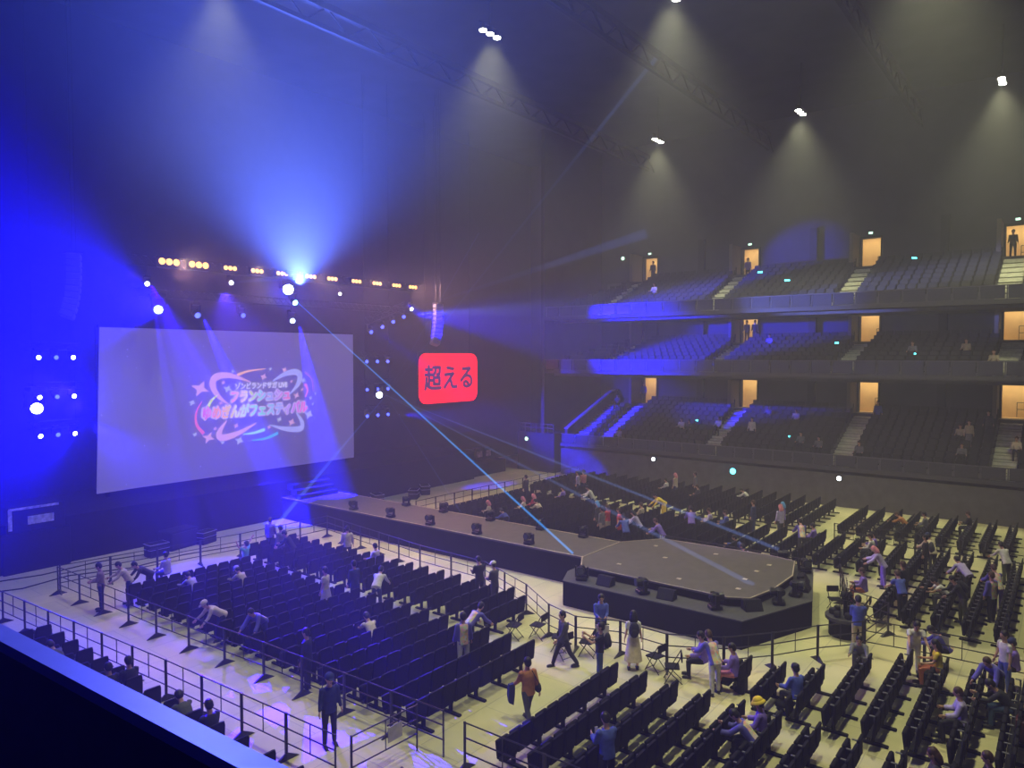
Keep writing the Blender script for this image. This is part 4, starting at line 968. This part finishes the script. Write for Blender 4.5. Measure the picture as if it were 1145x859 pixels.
C = dict(black=(.02, .02, .024), navy=(.025, .035, .11), grey=(.16, .16, .17), dgrey=(.06, .06, .07), white=(.62, .6, .56), cream=(.58, .5, .36), blue=(.07, .10, .42), violet=(.20, .13, .55), lav=(.42, .36, .62), tan=(.28, .20, .15),
         orange=(.42, .17, .05), yellow=(.75, .55, .03), red=(.50, .05, .07), pink=(.62, .22, .26), teal=(.14, .42, .36), denim=(.05, .09, .17), brown=(.10, .06, .04), olive=(.09, .10, .05), rust=(.4, .12, .06), pale=(.5, .48, .5), sky=(.10, .28, .6), beige=(.42, .36, .25))
def cloth(c):
    return mat('cloth_'+c, C[c], .85, noise=.12, nscale=12)
def happi_mat():
    m = bpy.data.materials.new('printed_happi_cloth'); m.use_nodes = True; nt = m.node_tree; N = nt.nodes; L = nt.links; b = N['Principled BSDF']; b.inputs['Roughness'].default_value = .8
    tc = N.new('ShaderNodeTexCoord'); sp = N.new('ShaderNodeSeparateXYZ'); vo = N.new('ShaderNodeTexVoronoi'); vo.inputs['Scale'].default_value = 14
    hs = N.new('ShaderNodeMixRGB'); hs.blend_type = 'MIX'; hs.inputs[0].default_value = .62; hs.inputs[2].default_value = (.75, .5, .32, 1)
    L.new(tc.outputs['Object'], vo.inputs['Vector']); L.new(vo.outputs['Color'], hs.inputs[1])
    L.new(tc.outputs['Object'], sp.inputs[0])
    ab = N.new('ShaderNodeMath'); ab.operation = 'ABSOLUTE'; L.new(sp.outputs['X'], ab.inputs[0])
    c1 = N.new('ShaderNodeMath'); c1.operation = 'LESS_THAN'; c1.inputs[1].default_value = .12; L.new(ab.outputs[0], c1.inputs[0])
    nm = N.new('ShaderNodeNewGeometry'); vt = N.new('ShaderNodeVectorTransform'); vt.convert_from = 'WORLD'; vt.convert_to = 'OBJECT'; vt.vector_type = 'NORMAL'; sp2 = N.new('ShaderNodeSeparateXYZ')
    L.new(nm.outputs['Normal'], vt.inputs[0]); L.new(vt.outputs[0], sp2.inputs[0])
    c2 = N.new('ShaderNodeMath'); c2.operation = 'LESS_THAN'; c2.inputs[1].default_value = -.25; L.new(sp2.outputs['Y'], c2.inputs[0])
    mu = N.new('ShaderNodeMath'); mu.operation = 'MULTIPLY'; L.new(c1.outputs[0], mu.inputs[0]); L.new(c2.outputs[0], mu.inputs[1])
    mx = N.new('ShaderNodeMixRGB'); L.new(mu.outputs[0], mx.inputs[0]); mx.inputs[1].default_value = (.10, .09, .42, 1); L.new(hs.outputs[0], mx.inputs[2]); L.new(mx.outputs[0], b.inputs['Base Color'])
    MATS['cloth_happi'] = m
happi_mat()
def person(x, y, z, ps, face, top, topc, legk, legc, hair, label, hat=None, bags=(), female=False, scale=1.0, group=None):
    J, bme, Mh = body_set(ps, female)
    t = thing('person', label, 'person', (x, y, z), math.radians(face), group); t.scale = (scale,)*3
    def put(n, me, m=None):
        o = link_mesh(n, me, t)
        if m: o.material_slots[0].link = 'OBJECT'; o.material_slots[0].material = m
        return o
    put('body', bme)
    tm = MATS['cloth_happi'] if topc == 'happi' else cloth(topc)
    put({'tee': 't_shirt', 'happi': 'happi_jacket', 'hoodie': 'hoodie', 'coat': 'jacket'}.get(top, 'jacket'), top_mesh(ps, female, top), tm)
    put({'trousers': 'trousers', 'skirt': 'skirt', 'shorts': 'shorts', 'miniskirt': 'skirt'}[legk], legs_mesh(ps, female, legk), cloth(legc))
    put('shoes', shoes_mesh(ps, female))
    hk, hm = hair; put('hair', hair_mesh(ps, female, hk), hm)
    put('facial_features', eyes_mesh(ps, female))
    if hat: put('hat', hat_mesh(ps, female, hat[0]), cloth(hat[1]))
    for k, c in bags: bagp(t, J, k, cloth(c))
    return t
HB = ('short', HAIRB); HL = ('long', HAIRB); HR = ('short', HAIRR); HLR = ('long', HAIRR); HU = ('bun', HAIRB); HP = ('long', cloth('pink')); HS = ('long', cloth('sky'))
PEOPLE = [
(11.44, 27.61, 0, 'clasp', 60, 'coat', 'tan', 'trousers', 'navy', HB, 'person in tan jacket standing in left side aisle near the stage', dict()),
(12.35, 27.45, 0, 'lean', 70, 'coat', 'cream', 'trousers', 'navy', HB, 'person in cream top leaning over the rows nearest the stage at left', dict()),
(13.18, 27.6, 0, 'bend', 80, 'coat', 'black', 'trousers', 'black', HB, 'person in black bending over beside the cream-topped person at left', dict()),
(14.32, 28.48, 0, 'sit', 20, 'coat', 'lav', 'trousers', 'navy', HB, 'person in pale lavender seated near the rear fence at left', dict()),
(17.22, 27.61, 0, 'raise_', 20, 'tee', 'teal', 'trousers', 'black', HB, 'person in teal shirt stretching both arms up in left block', dict()),
(13.85, 25.45, 0, 'hunch', 12, 'coat', 'lav', 'trousers', 'navy', HB, 'person in lavender slumped low in the left part of left block', dict()),
(15.35, 24.59, 0, 'hunch', 12, 'coat', 'beige', 'trousers', 'navy', HB, 'hunched person in blue-grey cap in the middle left rows', dict(hat=('cap','lav'))),
(12.5, 21.43, 0, 'bend', 80, 'coat', 'cream', 'trousers', 'navy', HB, 'bending person with pale cap, left of two bent figures near the left fence', dict(hat=('cap','cream'))),
(12.95, 19.89, 0, 'bend', 110, 'happi', 'happi', 'trousers', 'navy', HB, 'bent person in printed blue jacket, right of two bent figures near the left fence', dict()),
(19.48, 29.17, 0, 'stand', -60, 'coat', 'violet', 'trousers', 'navy', HR, 'person in violet standing at the rear corner of left block', dict()),
(18.87, 27.45, 0, 'stand', 10, 'coat', 'grey', 'trousers', 'dgrey', HB, 'person in grey seen from behind at the rear corner of left block', dict()),
(18.85, 26.59, 0, 'lean', 40, 'coat', 'black', 'trousers', 'black', HB, 'person in black leaning forward right of the grey figure at rear corner', dict()),
(20.58, 25.05, 0, 'stand', -40, 'coat', 'cream', 'trousers', 'black', HB, 'standing person with cream jacket and black trousers by the runway wall', dict()),
(20.35, 22.87, 0, 'sit', 10, 'coat', 'lav', 'trousers', 'navy', HB, 'seated person in pale lavender beside the runway barrier', dict()),
(16.08, 20.75, 0, 'stand', 20, 'tee', 'cream', 'skirt', 'lav', HB, 'woman with cream top and lilac skirt standing amid the left block', dict(female=True)),
(17.22, 20.57, 0, 'stand', 0, 'coat', 'navy', 'trousers', 'navy', HB, 'person in navy standing in the aisle between the left blocks', dict()),
(17.48, 19.67, 0, 'bend', -60, 'coat', 'pale', 'trousers', 'navy', HB, 'bending person in pale top in the aisle between left blocks', dict()),
(14.85, 16.85, 0, 'hunch', -12, 'tee', 'cream', 'trousers', 'navy', HB, 'seated person in off-white shirt leaning over in the front left rows', dict()),
(12.1, 16.45, 0, 'stand', 30, 'coat', 'black', 'trousers', 'black', HB, 'person dressed all in black standing at the left fence above the guard', dict()),
(10.67, 13.69, 0, 'stand', 160, 'coat', 'navy', 'trousers', 'black', HB, 'security guard in navy jacket and cap standing in the side aisle', dict(hat=('cap','navy'))),
(15.61, 13.85, 0, 'stand', -35, 'happi', 'happi', 'trousers', 'pale', HB, 'person in printed blue festival jacket standing in front row of left block', dict()),
(16.66, 14.55, 0, 'bend', -95, 'happi', 'happi', 'trousers', 'navy', HB, 'bent person in blue-violet printed jacket beside the standing festival jacket wearer', dict()),
(20.42, 17.31, 0, 'phone', -20, 'coat', 'black', 'trousers', 'black', HB, 'person in black standing at the runway-side end of left rows', dict()),
(20.26, 16.45, 0, 'clasp', 0, 'coat', 'dgrey', 'trousers', 'dgrey', HB, 'stout person in dark grey with light cap near the runway fence', dict(hat=('cap','white'))),
(14.33, 10.56, 0, 'walk', -25, 'coat', 'orange', 'trousers', 'dgrey', HB, 'person in orange-brown top carrying a navy jacket, walking in the cross aisle', dict(bags=(('shoulder','black'),('jacket','navy')))),
(17.67, 11.72, 0, 'walk', 55, 'coat', 'dgrey', 'trousers', 'black', HB, 'person in grey vest and black trousers walking left along the cross aisle', dict(bags=(('shoulder','black'),))),
(19.56, 11.58, 0, 'clasp', 128, 'hoodie', 'blue', 'trousers', 'navy', HB, 'man in blue hoodie with hands clasped before the thrust platform', dict()),
(17.38, 10.32, 0, 'photo', 30, 'tee', 'black', 'trousers', 'denim', HB, 'person in black shirt and jeans with black rucksack raising a phone', dict(bags=(('backpack','black'),('phone','lav')))),
(18.77, 10.01, 0, 'stand', -55, 'tee', 'white', 'skirt', 'cream', HL, 'woman in white blouse and long cream skirt with small black backpack', dict(female=True,bags=(('backpack','black'),))),
(12.97, 7.51, 0, 'phone', -30, 'happi', 'blue', 'trousers', 'black', HB, 'person in plain blue jacket looking at a phone among the front right rows', dict(bags=(('phone','white'),))),
(19.45, 8.13, 0, 'sit', 20, 'happi', 'violet', 'trousers', 'black', HB, 'person in violet jacket seated on a folding chair by platform barrier', dict()),
(18.72, 7.5, 0, 'lean', -35, 'happi', 'happi', 'trousers', 'pale', HR, 'person with colourful printed jacket back and pale jeans leaning over chairs', dict()),
(19.15, 7.1, 0, 'sit', 10, 'happi', 'violet', 'trousers', 'pink', HB, 'seated person in violet jacket with pink blanket over knees', dict()),
(16.45, 5.45, 0, 'sit', 12, 'happi', 'violet', 'trousers', 'olive', HB, 'seated person wearing a bright yellow bucket hat', dict(hat=('bucket','yellow'))),
(15.95, 5.45, 0, 'hunch', 10, 'happi', 'happi', 'trousers', 'black', HB, 'hunched person with large colourful print on jacket back, left of the yellow hat', dict()),
(18.8, 5.35, 0, 'sit', -30, 'happi', 'blue', 'trousers', 'dgrey', HU, 'seated person in blue jacket with orange hair band holding a pale bag', dict()),
(24.24, 5.11, 0, 'clasp', -70, 'coat', 'blue', 'trousers', 'beige', HB, 'person in blue jacket standing beside the round camera platform', dict()),
(23.01, 4.8, 0, 'crouch', 100, 'coat', 'grey', 'trousers', 'dgrey', HB, 'person in grey crouching by barriers below the camera platform', dict()),
(23.51, 3.46, 0, 'lean', 110, 'tee', 'white', 'trousers', 'white', HB, 'person in loose white shirt leaning over a suitcase', dict()),
(22.85, 2.75, 0, 'sit', 12, 'tee', 'yellow', 'trousers', 'rust', HL, 'woman in yellow shirt and rust trousers seated in the right rows', dict(female=True)),
(24.54, 2.71, 0, 'hunch', 12, 'happi', 'happi', 'trousers', 'black', HB, 'hunched person in printed blue jacket right behind the yellow shirt woman', dict()),
(19.85, 1.88, 0, 'sit', 12, 'happi', 'lav', 'trousers', 'black', HR, 'brown-haired person in lilac-blue jacket seated with a black bag', dict()),
(24.24, 1.08, 0, 'sit', 12, 'happi', 'violet', 'trousers', 'black', HB, 'person in violet jacket and dark cap seated at the right photo edge', dict(hat=('cap','navy'))),
(22.44, 1.39, 0, 'bend', 70, 'happi', 'happi', 'trousers', 'olive', HR, 'bent person in white-backed blue printed jacket near the right edge', dict()),
(21.35, 1, 0, 'hunch', 12, 'coat', 'black', 'trousers', 'denim', HB, 'person in black hunched over with denim jacket near right edge', dict()),
(16.45, 1.95, 0, 'sit', 12, 'coat', 'dgrey', 'trousers', 'black', HLR, 'brown-haired person cut off by bottom edge on the right', dict(female=True)),
(16.95, 1.07, 0, 'sit', 12, 'coat', 'black', 'trousers', 'black', HR, 'brown-haired person raising a white stick at the bottom right edge', dict()),
(23.57, 1.28, 0, 'stand', 40, 'tee', 'white', 'trousers', 'blue', HB, 'person in white shirt standing at the extreme right edge', dict()),
(8.65, 19.26, 0, 'sit', 0, 'coat', 'black', 'trousers', 'black', HB, 'dark seated person under the balcony, left pair, nearer the fence', dict()),
(8.15, 19.26, 0, 'sit', 0, 'coat', 'black', 'trousers', 'black', HB, 'dark seated person under the balcony, left pair, further from the fence', dict()),
(8.65, 15.34, 0, 'sit', 0, 'coat', 'black', 'trousers', 'black', HB, 'upright person in black under the balcony, right pair, by the fence', dict()),
(8.65, 16.32, 0, 'hunch', 0, 'coat', 'olive', 'trousers', 'black', HB, 'person in olive under the balcony, right pair, bending low', dict()),
(8.15, 22.2, 0, 'hunch', 20, 'coat', 'olive', 'trousers', 'black', HB, 'person in olive jacket bending under the balcony at far left', dict()),
(39.63, 25.22, 0, 'stand', 20, 'coat', 'lav', 'trousers', 'navy', HB, 'person in lavender standing at rear corner of the far left stand rows', dict()),
(40.19, 25.15, 0, 'stand', -20, 'tee', 'pink', 'trousers', 'navy', HR, 'person in pink beside the lavender figure at the far rear corner', dict()),
(36.31, 26.92, 0, 'stand', 0, 'coat', 'black', 'trousers', 'black', HB, 'person in black standing at the fence behind runway rows', dict()),
(32.25, 24.06, 0, 'sit', 20, 'coat', 'cream', 'trousers', 'black', HP, 'pink-headed seated person where the cyan laser passes', dict()),
(33.25, 24.06, 0, 'sit', 10, 'coat', 'red', 'trousers', 'beige', HP, 'person with pink hair seated left of the big cream jacket', dict()),
(32.75, 23.2, 0, 'hunch', 0, 'coat', 'cream', 'trousers', 'black', HB, 'hunched person in large cream jacket near the runway far edge', dict()),
(30.25, 24.92, 0, 'sit', 30, 'coat', 'cream', 'trousers', 'navy', HP, 'lilac-haired person in cream near the runway left end', dict()),
(36.25, 24.06, 0, 'sit', 10, 'coat', 'violet', 'trousers', 'black', HB, 'person in violet seated in upper rows behind the runway', dict()),
(36.12, 21.94, 0, 'lean', 30, 'coat', 'white', 'trousers', 'navy', HB, 'person in white leaning in the rows behind the runway', dict()),
(32.03, 19.18, 0, 'stand', 10, 'coat', 'dgrey', 'trousers', 'olive', HS, 'person with bright blue hair standing behind the runway', dict()),
(31.02, 18.32, 0, 'stand', 0, 'coat', 'grey', 'trousers', 'beige', HB, 'person in grey standing between blue-haired and red-shirted figures', dict()),
(31.57, 18.32, 0, 'stand', 0, 'tee', 'red', 'trousers', 'beige', HR, 'person in deep red shirt, left of two red-shirted figures', dict()),
(31.23, 17.46, 0, 'stand', 20, 'tee', 'red', 'trousers', 'red', HR, 'person in red and yellow, right of two red-shirted figures', dict()),
(30.32, 16.6, 0, 'lean', -40, 'happi', 'blue', 'trousers', 'black', HB, 'person in blue jacket leaning in front of the platform far side', dict()),
(31.66, 16.6, 0, 'lean', 20, 'happi', 'lav', 'trousers', 'black', HL, 'person in pale purple jacket leaning over seats behind platform', dict(female=True)),
(30.66, 14.88, 0, 'lean', 10, 'happi', 'violet', 'trousers', 'white', HR, 'person in violet jacket directly behind the platform far edge', dict()),
(37.27, 18.01, 0, 'bend', 40, 'coat', 'yellow', 'trousers', 'yellow', HB, 'person in bright yellow bending in rows beyond the platform', dict()),
(29.75, 23.2, 0, 'hunch', 10, 'coat', 'blue', 'trousers', 'black', HB, 'person in blue hunched just past the runway edge', dict()),
(34.75, 18.04, 0, 'sit', 0, 'coat', 'beige', 'trousers', 'black', HR, 'person in beige seated beyond the platform', dict()),
(42.75, 20.46, 0, 'sit', 0, 'coat', 'white', 'trousers', 'black', HB, 'person in white seated under the stand at centre', dict()),
(42.79, 19.88, 0, 'stand', 0, 'coat', 'cream', 'trousers', 'navy', HP, 'person in cream and pink standing under the stand at centre', dict()),
(43.88, 19.02, 0, 'stand', 30, 'coat', 'grey', 'trousers', 'navy', HR, 'person in grey and yellow standing under the stand', dict()),
(41.75, 17.88, 0, 'sit', 0, 'coat', 'dgrey', 'trousers', 'black', HR, 'person in dark grey seated below the grey and yellow figure', dict()),
(43.25, 15.3, 0, 'hunch', 12, 'coat', 'white', 'trousers', 'beige', HB, 'person in white slumped across seats under the stand', dict()),
(37.14, 12.9, 0, 'stand', 0, 'coat', 'navy', 'trousers', 'navy', HR, 'person in navy standing behind a barrier in the cross aisle', dict()),
(37.61, 11.55, 0, 'stand', 10, 'happi', 'violet', 'miniskirt', 'black', HS, 'person with bright blue hair and violet jacket standing in far aisle', dict(female=True)),
(36.84, 11.44, 0, 'stand', -30, 'coat', 'lav', 'trousers', 'dgrey', HP, 'person in lavender beside the blue-haired figure in far aisle', dict()),
(34.34, 9.68, 0, 'lean', -60, 'happi', 'happi', 'trousers', 'dgrey', HB, 'person in violet printed jacket leaning over in the far right aisle', dict()),
(35.35, 9.4, 0, 'sit', 0, 'happi', 'violet', 'trousers', 'black', HB, 'person in violet seated right of the leaning printed jacket', dict()),
(33.89, 14.88, 0, 'lean', -60, 'happi', 'violet', 'trousers', 'black', HB, 'person in violet leaning left in rows past the platform', dict()),
(35.65, 14.6, 0, 'sit', 20, 'happi', 'lav', 'trousers', 'black', HR, 'person in lilac seated, left of two seated in rows past platform', dict()),
(35.65, 13.74, 0, 'sit', 20, 'happi', 'blue', 'trousers', 'black', HR, 'person in blue seated, right of two seated in rows past platform', dict()),
(32.16, 11.62, 0, 'crouch', 20, 'happi', 'blue', 'trousers', 'black', HB, 'person in vivid blue crouching at the platform far barrier', dict()),
(30.74, 10.76, 0, 'crouch', 0, 'coat', 'lav', 'trousers', 'lav', HB, 'person in pale lilac crouching at the platform far barrier', dict()),
(35.35, 6.82, 0, 'sit', 20, 'happi', 'violet', 'trousers', 'black', HB, 'person in violet seated, left of a pair in right rows', dict()),
(34.85, 6.82, 0, 'sit', 0, 'coat', 'white', 'trousers', 'black', HB, 'person in white and blue seated, right of a pair in right rows', dict()),
(31.47, 5.76, 0, 'lean', 10, 'happi', 'lav', 'trousers', 'violet', HP, 'person in lilac pink top leaning over seats right of platform', dict(female=True)),
(28.99, 5.92, 0, 'sit', 12, 'happi', 'violet', 'trousers', 'rust', HR, 'person in violet seated on folding chair behind the barrier', dict()),
(28.09, 4.52, 0, 'lean', -50, 'tee', 'blue', 'trousers', 'black', HR, 'person in blue t-shirt and black trousers leaning over a chair row', dict()),
(29.34, 4.7, 0, 'stand', -30, 'coat', 'black', 'trousers', 'black', HR, 'person in black standing behind the blue t-shirt figure', dict()),
(34.33, 4.68, 0, 'stand', 0, 'coat', 'black', 'trousers', 'black', HB, 'tall person in black cloak among right rows', dict(bags=(('backpack','dgrey'),))),
(34.89, 4.52, 0, 'lean', -50, 'happi', 'cream', 'trousers', 'dgrey', HB, 'person with navy cap and cream top leaning over a seat row', dict(hat=('cap','navy'))),
(32.09, 2.98, 0, 'bend', -40, 'happi', 'lav', 'trousers', 'dgrey', HB, 'bent person in white and violet jacket in the right rows', dict()),
(28.9, 2.8, 0, 'lean', 20, 'coat', 'black', 'trousers', 'olive', HB, 'person with black rucksack leaning beside the white and violet jacket', dict(bags=(('backpack','black'),))),
(30.05, 3.38, 0, 'hunch', 20, 'tee', 'white', 'trousers', 'dgrey', HB, 'hunched person in white and blue top left of the black rucksack', dict()),
(35.07, 1.94, 0, 'lean', -50, 'coat', 'white', 'trousers', 'olive', HB, 'person in white top leaning near the right photo edge', dict()),
(29.77, 2.04, 0, 'stand', -35, 'happi', 'happi', 'trousers', 'black', HR, 'person in printed lilac jacket standing in the right rows', dict()),
(30.96, 1.94, 0, 'lean', -60, 'happi', 'happi', 'trousers', 'violet', HR, 'person in white-shouldered violet jacket beside the standing lilac jacket', dict()),
(41.35, 5.66, 0, 'sit', 0, 'coat', 'grey', 'trousers', 'black', HB, 'person in grey seated in far right block under the stand', dict()),
(41.35, 6.52, 0, 'hunch', 0, 'coat', 'orange', 'trousers', 'black', HR, 'person in orange seated in far right block', dict()),
(42.85, 3.94, 0, 'sit', 0, 'coat', 'black', 'trousers', 'black', HR, 'person in black seated furthest right under the stand', dict()),
(51.2, 4.86, 3.6, 'stand', 90, 'coat', 'beige', 'skirt', 'grey', HR, 'woman in beige top and grey skirt standing in the lower tier right section', dict(female=True)),
(51.5, 5.34, 3.71, 'sit', 90, 'coat', 'beige', 'trousers', 'black', HR, 'person in beige seated left of the standing beige-topped woman in lower tier', dict()),
(49.05, 4.98, 2.81, 'sit', 90, 'coat', 'grey', 'trousers', 'black', HR, 'person in grey seated in the middle rows of lower tier right section', dict()),
(52.65, 4.01, 4.13, 'stand', 90, 'coat', 'dgrey', 'trousers', 'dgrey', HB, 'dark figure standing at the top of lower tier right section', dict()),
(50.25, 2.45, 3.25, 'sit', 90, 'coat', 'cream', 'trousers', 'black', HR, 'person in cream seated beside the rightmost aisle of lower tier', dict()),
(50.25, 22.9, 3.25, 'sit', 90, 'coat', 'pale', 'trousers', 'black', HB, 'left one of two people seated together in lower tier second section', dict()),
(50.05, 22.2, 3.18, 'sit', 90, 'coat', 'dgrey', 'trousers', 'black', HB, 'right one of two people seated together in lower tier second section', dict()),
(50.8, 20.26, 3.45, 'sit', 90, 'coat', 'pale', 'trousers', 'black', HR, 'person in pale top beside the second aisle of lower tier', dict()),
(53, 17.42, 4.26, 'sit', 90, 'coat', 'grey', 'trousers', 'black', HB, 'person in grey seated near top of lower tier third section', dict()),
(50.1, 17.6, 3.19, 'stand', 90, 'coat', 'white', 'trousers', 'dgrey', HB, 'person in white standing in upper rows of lower tier third section', dict()),
(52.6, 15.34, 4.11, 'sit', 90, 'coat', 'pale', 'trousers', 'black', HR, 'person in pale top near the top right of lower tier third section', dict()),
(48.2, 27, 2.5, 'sit', 90, 'coat', 'lav', 'trousers', 'navy', HP, 'person in pale lilac by the leftmost aisle of lower tier', dict()),
(54, 30.42, 4.62, 'sit', 90, 'coat', 'dgrey', 'trousers', 'black', HR, 'person seated at top of the lower tier left section', dict()),
(53.5, 10.3, 4.44, 'stand', 90, 'coat', 'blue', 'trousers', 'navy', HB, 'person in blue standing by lower tier doorway third from left', dict()),
(48.8, 12.8, 2.72, 'sit', 90, 'coat', 'grey', 'trousers', 'black', HB, 'person in grey seated, right one low in the lower tier third section', dict()),
(49.25, 14.04, 2.88, 'sit', 90, 'coat', 'grey', 'trousers', 'black', HB, 'person in grey seated, left one low in the lower tier third section', dict()),
(48.45, 10.33, 2.59, 'sit', 90, 'coat', 'grey', 'trousers', 'black', HR, 'person in grey seated beside the third aisle of lower tier', dict()),
(52.85, 17.35, 9.41, 'sit', 90, 'coat', 'lav', 'trousers', 'black', HR, 'person in lilac seated near doorway in middle tier', dict()),
(50.35, 7.83, 8.76, 'sit', 90, 'coat', 'grey', 'trousers', 'black', HR, 'person in grey seated in middle tier fourth section', dict()),
(50.85, 5.07, 8.89, 'sit', 90, 'coat', 'beige', 'trousers', 'black', HR, 'person in beige seated at top of middle tier right part', dict()),
(48.2, 3.49, 8.2, 'sit', 90, 'coat', 'beige', 'trousers', 'black', HR, 'person in beige seated low in middle tier beside rightmost aisle', dict()),
(50.5, 25.32, 13.38, 'sit', 90, 'coat', 'lav', 'trousers', 'black', HB, 'person in pale lilac seated below far left upper doorway', dict()),
(55.7, 28.08, 15.4, 'stand', 90, 'coat', 'black', 'trousers', 'black', HB, 'dark silhouette standing in the far left upper doorway', dict()),
(55.7, 20.05, 10.2, 'stand', 80, 'coat', 'blue', 'trousers', 'black', HB, 'left one of two silhouettes in middle tier doorway', dict()),
(55.7, 19.42, 10.2, 'stand', 100, 'coat', 'black', 'trousers', 'black', HB, 'right one of two silhouettes in middle tier doorway', dict()),
(55.7, 3.18, 15.4, 'stand', 90, 'coat', 'brown', 'trousers', 'black', HB, 'dark figure standing in the rightmost upper doorway', dict()),
(55.7, 28.87, 5.2, 'stand', 90, 'coat', 'blue', 'trousers', 'black', HB, 'blue-lit figure standing at left side of far left lower doorway', dict()),
(55.7, 20.04, 15, 'stand', 90, 'coat', 'violet', 'trousers', 'black', HB, 'blue-lit figure standing below second upper doorway', dict()),
]
for q in PEOPLE: person(*q[:11], **q[11])
# ================================================================== HOUSE LAMPS UNDER THE CEILING
for i, (x, y) in enumerate(HOUSE):
    if i in (0, 1, 2, 3, 4, 5):
        lb = ['cluster of white house lamps high above the runway middle', 'white house lamps at top photo edge above the thrust platform', 'white house lamps above far left end of the stands', 'white house lamps above the middle of the stands', 'white house lamps above the right end of the stands', 'white house lamps above the photo edge near the stage'][i]
    else: lb = 'white house lamp cluster above the near seating, %s from the stage' % ordn(i-6)
    t = thing('house_light', lb, 'ceiling light', (x, y, HOUSE_Z), 0, 'house lights under the ceiling')
    b = MB(); b.box((0, 0, .32), (1.5, .08, .06)); b.tube((0, 0, .35), (0, 0, 3), .03, 5); b.build('hanging_bar', BLACKG, t)
    for k in range(3):
        b = MB(); b.tube(((k-1)*.5, 0, .02), ((k-1)*.5, 0, .3), .19, 10, .12); hs = b.build('lamp_housing', BLACKG, t)
        b = MB(); b.tube(((k-1)*.5, 0, -.02), ((k-1)*.5, 0, .02), .17, 10); b.build('lamp_lens', E_HOUSE, t)
# small lamps on walls
def wlamp(label, loc, m, r=.12):
    t = thing('wall_lamp', label, 'lamp', loc); MB().tube((-.02, 0, 0), (.12, 0, 0), r*1.2, 10).build('housing', BLACKG, t); MB().ell((-.03, 0, 0), (r*.6, r, r)).build('lens', m, t)
wlamp('small white lamp on dark wall left of the lower tier', (46.7, 34.6, 2.55), E_EXIT, .16)
wlamp('small white lamp on the wall below lower tier, left one of two', (46.88, 23.5, 1.85), E_WHITE, .13)
wlamp('small white lamp on the wall below lower tier, right one of two', (46.88, 11.1, 1.75), E_WHITE, .13)
wlamp('cyan glowing dot of laser light on wall below lower tier second section', (46.88, 17.7, 1.55), E_CYAN, .2)  # laser light hitting the wall, put in as a glowing lamp shape
for (x, y, z, c, lb) in ((52.0, 29.0, 17.6, E_EXIT, 'green-white lamp left of far left upper doorway'),):
    wlamp(lb, (55.8, 31.0, 17.6), c, .16)
for i, (y, z, x) in enumerate(((18.0, 14.6, 52.5), (15.2, 13.6, 49.6), (8.3, 14.9, 53.2), (11.9, 9.4, 49.0), (7.2, 8.7, 47.0), (14.6, 3.3, 48.6), (21.5, 3.9, 49.8))):
    t = thing('cyan_laser_patch', 'tiny cyan patch of laser light on a stand seat, %s from the top' % ordn(i), 'light patch', (x, y, z+.62), .4*i, 'cyan laser patches on the stands')
    MB().tube((0, -.16, 0), (0, .16, 0), .05, 8).build('glowing_tube', E_CYAN, t); MB().tube((0, .16, 0), (0, .28, 0), .035, 6).build('tube_end', BLACK, t)  # patches where laser light lands, put in as small emissive tubes
